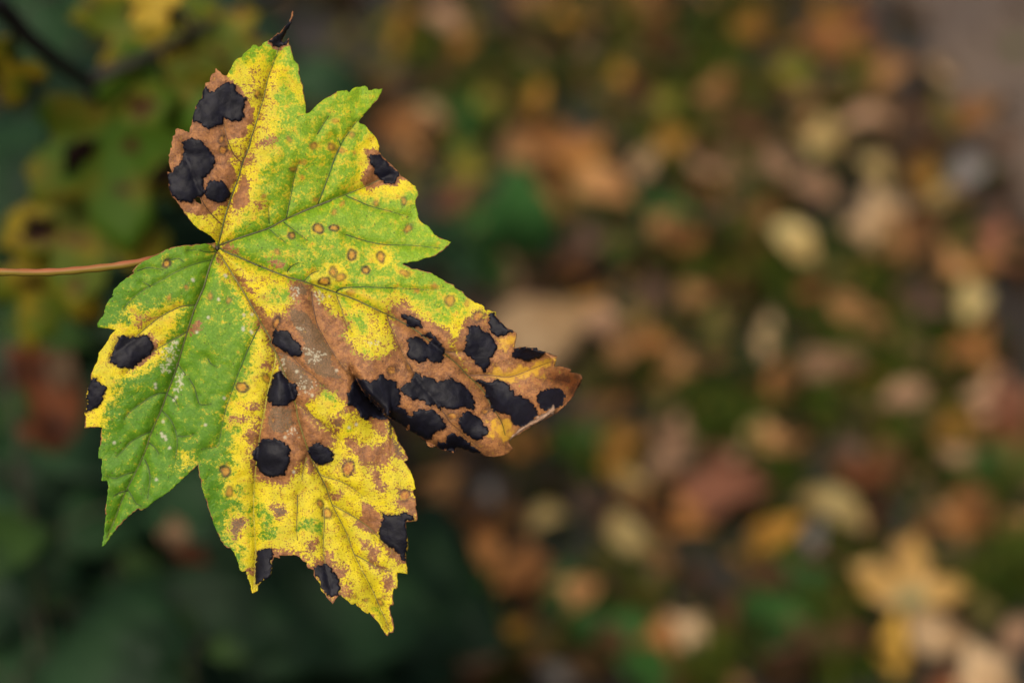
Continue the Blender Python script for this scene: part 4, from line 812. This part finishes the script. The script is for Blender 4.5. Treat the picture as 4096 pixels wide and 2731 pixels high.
def world(Q, z):
    d = LEAF_D - z
    a = (Q[:, 0] - 2048) / 4096 * K; b_ = (1365.5 - Q[:, 1]) / 4096 * K
    rx = np.array(FW)[None] + a[:, None] * np.array(RT)[None] + b_[:, None] * np.array(UP)[None]
    return np.array(CP)[None] + rx * d[:, None]
def triangulate(poly, spacing, hole=None, jit=0.25, seed=1):
    """points (boundary first) and triangles of a polygon filled with a jittered grid"""
    r_ = np.random.default_rng(seed)
    lo, hi = poly.min(0), poly.max(0)
    gx_ = np.arange(lo[0], hi[0], spacing); gy_ = np.arange(lo[1], hi[1], spacing * 0.87)
    X, Y = np.meshgrid(gx_, gy_); X = X + (np.arange(len(gy_)) % 2)[:, None] * spacing / 2
    Q = np.stack([X.ravel(), Y.ravel()], 1) + r_.uniform(-jit, jit, (X.size, 2)) * spacing
    Q = Q[inside(Q, poly)]
    cell = {}
    keep = np.ones(len(Q), bool)
    bset = set()
    for bx, by in np.vstack([poly] + ([hole] if hole is not None else [])):
        i_, j_ = int(bx // spacing), int(by // spacing)
        for di in (-1, 0, 1):
            for dj in (-1, 0, 1): cell.setdefault((i_ + di, j_ + dj), []).append((bx, by))
    lim = (spacing * 0.55) ** 2
    for i_, (qx, qy) in enumerate(Q):
        for bx, by in cell.get((int(qx // spacing), int(qy // spacing)), ()):
            if (qx - bx) ** 2 + (qy - by) ** 2 < lim: keep[i_] = False; break
    Q = Q[keep]
    if hole is not None: Q = Q[~inside(Q, hole)]
    rings = [poly] + ([hole] if hole is not None else [])
    edges, off = [], 0
    for rr_ in rings:
        m_ = len(rr_); edges += [(off + i_, off + (i_ + 1) % m_) for i_ in range(m_)]; off += m_
    P = np.vstack(rings + [Q])
    vo, eo, fo, ov, oe, of = delaunay_2d_cdt([Vector(p_) for p_ in P], edges, [], 0, 1e-6)
    V = np.array([tuple(v_) for v_ in vo]); Fq = np.array(fo)
    cen = V[Fq].mean(1)
    ok = inside(cen, poly)
    if hole is not None: ok &= ~inside(cen, hole)
    Fq = Fq[ok]
    a, b_, c_ = V[Fq[:, 0]], V[Fq[:, 1]], V[Fq[:, 2]]
    cr = (b_[:, 0] - a[:, 0]) * (c_[:, 1] - a[:, 1]) - (b_[:, 1] - a[:, 1]) * (c_[:, 0] - a[:, 0])
    Fq[cr > 0] = Fq[cr > 0][:, ::-1]          # picture y runs down: this faces the viewer
    return V, Fq

hub = at(*D_([(1482, 245)])[0], LEAF_D)
leaf = empty('maple_leaf', hub)
tag(leaf, 'green and yellow maple leaf with black tar spots and curled brown lobe', 'leaf')
HB = np.array(hub)
outline = resample(OUT, 5.0)
outline = outline + np.stack([vnoise(outline[:, 0], outline[:, 1], 9, 31), vnoise(outline[:, 0], outline[:, 1], 9, 32)], 1) * 5.0
outline = outline + np.stack([vnoise(outline[:, 0], outline[:, 1], 26, 33), vnoise(outline[:, 0], outline[:, 1], 26, 34)], 1) * 3.0
V2, F2 = triangulate(outline, 5.2, resample(HOLE, 5.0))
Z2 = zfield(V2)
me = mesh('blade', world(V2, Z2) - HB, F2)
# colour zones, sampled on the mesh
Q = V2 + 9 * np.stack([vnoise(V2[:, 0], V2[:, 1], 22, 51), vnoise(V2[:, 0], V2[:, 1], 22, 52)], 1) + 22 * np.stack([vnoise(V2[:, 0], V2[:, 1], 70, 53), vnoise(V2[:, 0], V2[:, 1], 70, 54)], 1)
def zone(polys, lo, hi):
    r_ = np.zeros(len(Q))
    for p_ in polys: r_ = np.maximum(r_, sstep(sdf(Q, p_), lo, hi))
    return r_
BIG = [b for b in BROWN if len(b) > 45]
CRISP = [i for i, b in enumerate(BROWN) if len(b) in (39, 9, 14, 16) or i in (0, 1, 9, 10)]
zb = zone([BROWN[i] for i in CRISP if BROWN[i] not in BIG], -16, 16); zb = np.maximum(zb, zone(BIG, -60, 42)); CRISP += [i for i, b in enumerate(BROWN) if b in BIG]; zb = np.maximum(zb, 0.85 * zone([b for i, b in enumerate(BROWN) if i not in CRISP], -40, 30)); zy = zone(YELLOW, -75, 60); zg = zone(GREEN, -18, 30); zo = zone(OLIVE, -14, 18)
low = zone([YELLOW[8]], -20, 60); mid = zone([YELLOW[4], YELLOW[5], YELLOW[0]], -10, 30)
zb = np.maximum(zb, np.maximum(0.37 * low, 0.24 * mid) * (1 - 0.6 * zg))
zy = np.maximum(zy, (0.18 * zone(WEAK[:3], -40, 60) + 0.10 * zone(WEAK[3:], -40, 60)))
ring = np.zeros(len(V2)); core = np.zeros(len(V2)); halo = np.zeros(len(V2)); wht = np.zeros(len(V2))
for i_, ((cx, cy), rr_, kk) in enumerate(zip(RINGS, RR, RK)):
    R_ = rr_ * T4 * (0.85 + 0.3 * ((i_ * 53) % 11) / 10)
    el = 1 + 0.18 * math.sin(i_ * 2.3); ang_ = i_ * 1.7
    dx, dy = Q[:, 0] * 0.8 + V2[:, 0] * 0.2 - cx, Q[:, 1] * 0.8 + V2[:, 1] * 0.2 - cy
    wob = 1 + 0.35 * vnoise(V2[:, 0], V2[:, 1], 14, 300 + i_)
    u_, v_ = dx * math.cos(ang_) + dy * math.sin(ang_), -dx * math.sin(ang_) + dy * math.cos(ang_)
    d_ = np.hypot(u_ * el, v_ / el) * wob
    ring = np.maximum(ring, kk * np.exp(-((d_ - R_ * 0.95) / 5.6) ** 2))
    core = np.maximum(core, sstep(d_, R_, R_ * 0.7) * (0.6 + 0.4 * kk)); halo = np.maximum(halo, sstep(d_, R_ * 2.2, R_ * 1.0) * (0.35 + 0.65 * ((i_ * 37) % 10) / 10))
for cx, cy, rr_ in WHITE:
    m_ = (np.abs(V2[:, 0] - cx) < 14) & (np.abs(V2[:, 1] - cy) < 14)
    wht[m_] = np.maximum(wht[m_], sstep(np.hypot(V2[m_, 0] - cx, V2[m_, 1] - cy), rr_, rr_ * 0.4))
ed = seg_dist(V2, outline[::2], True)
vd = np.full(len(V2), 1e9)
for v_ in MAINV + SECV: vd = np.minimum(vd, seg_dist(V2, v_[::2]))
sp_d = np.full(len(V2), 1e9)
for s_ in SPOTS: sp_d = np.minimum(sp_d, np.maximum(0, -sdf(V2, s_)))
# lighter yellow-green to the upper right, deeper green in the lower left lobes
lt = np.clip(0.5 + (V2[:, 0] - 1150) / 1500 - (V2[:, 1] - 1150) / 2600, 0, 1)
golden = zone([H_([(1000,430),(1400,400),(1640,320),(1600,420),(1500,520),(1250,560),(1050,580),(900,540)]), H_([(900,1020),(1150,1020),(1200,1080),(1060,1200),(930,1150)]), G_([(1040,1180),(1200,1130),(1200,1260),(1130,1330),(1040,1300)])], -30, 40)
dark = zone([H_([(1480,560),(1620,450),(1780,440),(1950,540),(1880,720),(1700,900),(1720,700),(1600,620)])], -30, 40)  # shade on the right tip that turns away, painted as darker brown
zb = np.maximum(zb, sstep(ed, 5, 0) * (vnoise(V2[:, 0], V2[:, 1], 60, 71) > 0.08) * 0.8)
def setcol(nm, r_, g_, b_):
    a_ = me.color_attributes.new(nm, 'FLOAT_COLOR', 'POINT')
    a_.data.foreach_set('color', np.stack([r_, g_, b_, np.ones(len(r_))], 1).astype(np.float32).ravel())
setcol('zone', zb, np.clip(zy * (1 - 0.75 * zg), 0, 1), zo)
setcol('marks', ring, core, wht)
setcol('extra', halo, lt, np.exp(-vd / 9.0))
setcol('lobe', golden, dark, np.exp(-sp_d / 26.0))
setcol('npos', V2[:, 0] / 1000, V2[:, 1] / 1000, np.zeros(len(V2)))

def blade_material():
    m = NM('spotted_leaf_blade')
    def attr(nm):
        a_ = m.n('ShaderNodeAttribute', attribute_name=nm); s_ = m.n('ShaderNodeSeparateColor'); m.l(a_.outputs['Color'], s_.inputs[0]); return a_, s_.outputs
    _, zn_ = attr('zone'); _, mk = attr('marks'); _, ex = attr('extra'); _, lb = attr('lobe'); pa_, _ = attr('npos')
    pos = pa_.outputs['Vector']
    nL = m.nz(pos, 9.0, 3.0, 0.6, 1.8); nM = m.nz(pos, 30.0, 4.0, 0.6, 1.9); nF = m.nz(pos, 95.0, 4.0, 0.7, 2.2); nX = m.noise(pos, 150.0, 2.0, 0.6)
    cells = m.vor(pos, 75.0, 'DISTANCE_TO_EDGE').outputs['Distance']
    # green tissue
    gA = m.mix(ex[1], S(92, 146, 20), S(150, 192, 32))
    gA = m.mix(m.step(nM, 0.4, 0.7), gA, m.mix(ex[1], S(112, 162, 26), S(176, 204, 38)))
    gA = m.mix(m.math('MULTIPLY', m.step(cells, 0.12, 0.0), 0.34), gA, S(70, 112, 30))
    # yellow comes through in freckles
    dens = m.math('MULTIPLY_ADD', ex[1], 0.10, 0.02)
    yv = m.math('ADD', m.math('MULTIPLY', zn_[1], 1.15), m.math('MULTIPLY_ADD', nF, 1.1, -0.55))
    yv = m.math('ADD', yv, m.math('MULTIPLY_ADD', nM, 1.0, -0.5))
    yv = m.math('ADD', yv, m.math('MULTIPLY', ex[0], 0.55))
    yv = m.math('ADD', yv, dens)
    yv = m.math('ADD', yv, m.math('MULTIPLY', lb[2], 0.5))
    ymask = m.step(yv, 0.20, 0.86)
    yel = m.mix(m.step(nL, 0.35, 0.65), S(246, 224, 30), S(228, 212, 42))
    yel = m.mix(m.math('MULTIPLY', m.step(nM, 0.55, 0.75), 0.4), yel, S(234, 182, 46))
    col = m.mix(ymask, gA, yel)
    # brown necrotic tissue, with the curled right tip's shade painted in
    bv = m.math('ADD', m.math('MULTIPLY_ADD', zn_[1], 0.10, m.math('MULTIPLY', zn_[0], 1.25)), m.math('MULTIPLY_ADD', nF, 1.3, -0.65))
    bv = m.math('ADD', bv, m.math('MULTIPLY_ADD', nM, 0.55, -0.275))
    bv = m.math('ADD', bv, m.math('MULTIPLY', lb[2], 0.16))
    bmask = m.step(bv, 0.46, 0.70)
    br = m.mix(m.step(nM, 0.3, 0.7), S(190, 130, 80), S(146, 98, 64))
    br = m.mix(m.math('MULTIPLY', m.step(nX, 0.52, 0.68), 0.6), br, S(220, 158, 76))
    br = m.mix(m.math('MULTIPLY', m.step(nF, 0.55, 0.7), 0.5), br, S(134, 82, 52))
    ov_ = m.step(m.math('ADD', zn_[2], m.math('MULTIPLY_ADD', nF, 0.9, -0.45)), 0.35, 0.65)
    br = m.mix(m.math('MULTIPLY', ov_, 0.85), br, m.mix(m.step(nX, 0.4, 0.62), S(112, 94, 66), S(142, 110, 78)))
    gv_ = m.step(m.math('ADD', lb[0], m.math('MULTIPLY_ADD', nM, 1.4, -0.7)), 0.3, 0.75)
    br = m.mix(m.math('MULTIPLY', gv_, 0.9), br, S(236, 184, 58))
    br = m.mix(m.math('MULTIPLY', lb[1], 1.0), br, m.mix(m.step(nM, 0.4, 0.6), S(120, 66, 30), S(84, 46, 26)))
    col = m.mix(bmask, col, br)
    fringe = m.math('MULTIPLY', m.step(m.math('ADD', lb[2], m.math('MULTIPLY_ADD', nF, 0.5, -0.25)), 0.62, 0.95), 0.6)
    col = m.mix(fringe, col, S(116, 72, 42))
    # scattered brown freckles and black dots
    dotz = m.math('ADD', m.math('MULTIPLY', zn_[1], 0.135), m.math('MULTIPLY', ex[2], 0.04))
    fr = m.step(m.math('ADD', nX, m.math('MULTIPLY_ADD', nM, 0.22, -0.11)), m.math('SUBTRACT', 0.70, dotz), m.math('SUBTRACT', 0.76, dotz))
    col = m.mix(m.math('MULTIPLY', fr, 0.75), col, S(150, 98, 48))
    v = m.vor(pos, 62.0); vx = m.vor(pos, 120.0)
    rnd = m.n('ShaderNodeSeparateColor'); m.l(v.outputs['Color'], rnd.inputs[0])
    dot = m.math('MULTIPLY', m.step(v.outputs['Distance'], 0.24, 0.15), m.step(m.math('ADD', rnd.outputs[0], m.math('MULTIPLY', nL, 0.5)), 0.92, 0.99))
    rnd2 = m.n('ShaderNodeSeparateColor'); m.l(vx.outputs['Color'], rnd2.inputs[0])
    dot2 = m.math('MULTIPLY', m.step(vx.outputs['Distance'], 0.30, 0.2), m.step(m.math('ADD', rnd2.outputs[1], m.math('MULTIPLY', m.math('MULTIPLY', zn_[1], m.step(nM, 0.45, 0.75)), 0.55)), 0.95, 1.0))
    col = m.mix(m.math('MULTIPLY', m.math('MAXIMUM', dot, dot2), 0.6), col, S(74, 56, 34))
    # ring spots
    col = m.mix(m.math('MULTIPLY', mk[1], 0.8), col, m.mix(m.step(nF, 0.4, 0.6), S(222, 160, 52), S(196, 122, 52)))
    col = m.mix(m.math('MULTIPLY', m.math('MULTIPLY', mk[0], m.math('MULTIPLY_ADD', nF, 0.9, 0.5)), 1.0, clamp=True), col, S(64, 44, 32))
    # veins darken their banks, pale scars
    col = m.mix(m.math('MULTIPLY', ex[2], 0.30), col, S(84, 84, 34))
    col = m.mix(m.math('MULTIPLY', mk[2], 0.8), col, S(214, 208, 178))
    m.l(col, m.b.inputs['Base Color'])
    m.b.inputs['Roughness'].default_value = 0.5; m.b.inputs['Specular IOR Level'].default_value = 0.2
    h = m.math('ADD', m.math('MULTIPLY', m.step(cells, 0.0, 0.12), 0.5), m.math('MULTIPLY', nF, 0.5))
    m.l(m.bump(h, 0.28, 0.0006), m.b.inputs['Normal'])
    tr = m.n('ShaderNodeBsdfTranslucent'); m.l(col, tr.inputs[0]); mx = m.n('ShaderNodeMixShader'); mx.inputs[0].default_value = 0.1
    m.l(m.b.outputs[0], mx.inputs[1]); m.l(tr.outputs[0], mx.inputs[2]); m.l(mx.outputs[0], m.out.inputs[0])
    return m.m
me.materials.append(blade_material())
blade = obj('blade', me, leaf)
sm_ = blade.modifiers.new('thickness', 'SOLIDIFY'); sm_.thickness = 0.0003; sm_.offset = -1

# tar spots
def tar_material():
    m = NM('tar_spot')
    tc_ = m.n('ShaderNodeTexCoord').outputs['Object']
    n1 = m.noise(tc_, 420.0, 4.0, 0.6); n2 = m.noise(tc_, 120.0, 3.0, 0.6)
    c_ = m.mix(m.step(n1, 0.4, 0.7), S(11, 11, 24), S(19, 19, 36))
    c_ = m.mix(m.math('MULTIPLY', m.step(n2, 0.45, 0.75), 0.5), c_, S(20, 19, 27))
    m.l(c_, m.b.inputs['Base Color']); m.b.inputs['Roughness'].default_value = 0.58; m.b.inputs['Specular IOR Level'].default_value = 0.16
    h = m.math('ADD', n2, m.math('MULTIPLY', n1, 0.5)); m.l(m.bump(h, 0.6, 0.0008), m.b.inputs['Normal'])
    return m.m
TAR = tar_material()
for i_, s_ in enumerate(SPOTS):
    p_ = resample(s_, 4.0)
    p_ = p_ + np.stack([vnoise(p_[:, 0], p_[:, 1], 6, 61), vnoise(p_[:, 0], p_[:, 1], 6, 62)], 1) * 13 + np.stack([vnoise(p_[:, 0], p_[:, 1], 22, 63), vnoise(p_[:, 0], p_[:, 1], 22, 64)], 1) * 5
    # spots that reach the rim stop at it
    out_ = ~inside(p_, outline)
    if out_.any():
        o2 = outline[np.argmin(((p_[out_][:, None] - outline[None]) ** 2).sum(2), 1)]
        p_[out_] = o2
    keep = np.hypot(*(p_ - np.roll(p_, 1, 0)).T) > 0.5
    p_ = p_[keep]
    Vt, Ft = triangulate(p_, 8.0, seed=i_ + 3)
    e_ = seg_dist(Vt, p_, True)
    zt = zfield(Vt) + 0.00030 + 0.00012 * (1 - np.exp(-e_ / 9)) + 0.0002 * vnoise(Vt[:, 0], Vt[:, 1], 26, 81) * np.clip(e_ / 10, 0, 1)
    to_ = obj('tar_spot', mesh('tar_spot', world(Vt, zt) - HB, Ft, TAR), leaf)
    st_ = to_.modifiers.new('thickness', 'SOLIDIFY'); st_.thickness = 0.0004; st_.offset = -1

# veins
VC = {'dark': simple_mat('vein_dark', S(92, 96, 38), 0.5, 0.45, 60), 'mid': simple_mat('vein_olive', S(134, 124, 42), 0.5, 0.4, 60), 'pale': simple_mat('vein_pale', S(168, 160, 52), 0.5, 0.25, 60),
      'green': simple_mat('vein_green', S(62, 92, 26), 0.5, 0.3, 60), 'brown': simple_mat('vein_brown', S(112, 70, 40), 0.5, 0.4, 60)}
UN = 1 / 4096 * K * LEAF_D
def vein(line, r0, r1, key, lift):
    keepv = inside(line, outline); line = line[keepv]
    if len(line) < 3: return
    W = world(line, zfield(line) + lift) - HB
    n_ = len(W)
    vs_, fs_ = tube([Vector(q) for q in W], [(r0 + (r1 - r0) * i / (n_ - 1)) * UN for i in range(n_)], 6)
    obj('vein', mesh('vein', vs_, fs_, VC[key]), leaf)
for (pts, r0, r1, key), ln in zip(VM, MAINV): vein(ln, r0, r1, key, 0.0001)
for (pts, key), ln in zip(VS, SECV): vein(ln, 3.0, 1.3, key, 0.00002)

# stalk, from the sapling's stem to the hub
def stalk_material():
    m = NM('leaf_stalk')
    tc_ = m.n('ShaderNodeTexCoord'); ge = m.n('ShaderNodeNewGeometry')
    sx = m.n('ShaderNodeSeparateXYZ'); m.l(ge.outputs['Normal'], sx.inputs[0])
    n1 = m.noise(tc_.outputs['Object'], 120.0, 3.0)
    n2 = m.noise(tc_.outputs['Object'], 28.0, 4.0, 0.7)
    f = m.step(m.math('ADD', sx.outputs[2], m.math('MULTIPLY_ADD', n1, 1.0, m.math('MULTIPLY_ADD', n2, 1.6, -1.5))), -0.05, 0.95)
    m.l(m.mix(f, S(132, 114, 40), S(172, 102, 66)), m.b.inputs['Base Color']); m.b.inputs['Roughness'].default_value = 0.5; m.b.inputs['Specular IOR Level'].default_value = 0.15
    return m.m
ks = [(0, 1100, 900)]
SP = [(-500, 1095, -0.012), (-250, 1090, -0.006)] + [(x * T4, 900 + y * T4, 0.0) for x, y in [(0, 492), (300, 497), (600, 489), (900, 464), (1200, 430)]] + [(574, 1046, -0.001), (640, 1029, -0.004), (730, 1008, -0.007), (800, 995, -0.007), (845, 990, -0.007), (868, 990, -0.0055)]
ln3 = []
P3 = [np.array(q) for q in SP]; P3 = [2 * P3[0] - P3[1]] + P3 + [2 * P3[-1] - P3[-2]]
for i_ in range(1, len(P3) - 2):
    for k_ in range(8):
        t_ = k_ / 8; a, b_, c_, d_ = P3[i_ - 1:i_ + 3]
        ln3.append(0.5 * ((2 * b_) + (c_ - a) * t_ + (2 * a - 5 * b_ + 4 * c_ - d_) * t_ ** 2 + (3 * b_ - a - 3 * c_ + d_) * t_ ** 3))
ln3.append(P3[-2]); ln3 = np.array(ln3)
W = world(ln3[:, :2], ln3[:, 2]) - HB
vs_, fs_ = tube([Vector(q) for q in W], [(15.0 + 1.2 * math.sin(i * 0.9) + 9 * math.exp(-(len(W) - 1 - i) / 5)) * UN for i in range(len(W))], 14)
obj('petiole', mesh('petiole', vs_, fs_, stalk_material()), leaf)
# dark knot where the veins meet
rk = []
kp = resample(D_([(1470,215),(1500,205),(1520,225),(1512,260),(1490,285),(1468,275),(1462,240)]), 5.0)
Vk, Fk = triangulate(kp, 6.0, seed=9)
ek = seg_dist(Vk, kp, True)
obj('vein_junction', mesh('vein_junction', world(Vk, zfield(Vk) + 0.0001 + 0.0009 * (1 - np.exp(-ek / 6)) - 0.0004 * (ek < 0.5)) - HB, Fk, simple_mat('junction', S(70, 64, 40), 0.6, 0.4, 400)), leaf)

# rolled margin showing the pale underside
RE = H_([(1605,830),(1575,860),(1540,905),(1480,930),(1420,975),(1360,1005),(1330,1030),(1250,1078),(1190,1150),(1130,1212),(1180,1168),(1280,1103),(1370,1053),(1450,1022),(1540,962),(1614,912)])
pr = resample(RE, 5.0); pr = pr + np.stack([vnoise(pr[:, 0], pr[:, 1], 10, 66), vnoise(pr[:, 0], pr[:, 1], 10, 67)], 1) * 5
Vr, Fr = triangulate(pr, 6.0, seed=21)
inner = np.array(H_([(1605,830),(1540,905),(1420,975),(1330,1030),(1250,1078),(1190,1150)])); outer = np.array(H_([(1614,912),(1540,962),(1450,1022),(1370,1053),(1280,1103),(1180,1168)]))
di, do = seg_dist(Vr, inner), seg_dist(Vr, outer); tt = do / (di + do + 1e-6)
zr = zfield(Vr) + 0.0030 + 0.0030 * np.sin(np.pi * np.clip(tt, 0, 1) * 0.85) + 0.0006 * vnoise(Vr[:, 0], Vr[:, 1], 18, 90)
ro = obj('rolled_margin', mesh('rolled_margin', world(Vr, zr) - HB, Fr, simple_mat('leaf_underside', S(206, 174, 146), 0.7, 0.25, 160, 0.2, S(168, 130, 102))), leaf)
tag(ro, 'pale rolled edge showing the underside of the leaf')
sm2 = ro.modifiers.new('thickness', 'SOLIDIFY'); sm2.thickness = 0.0003; sm2.offset = -1
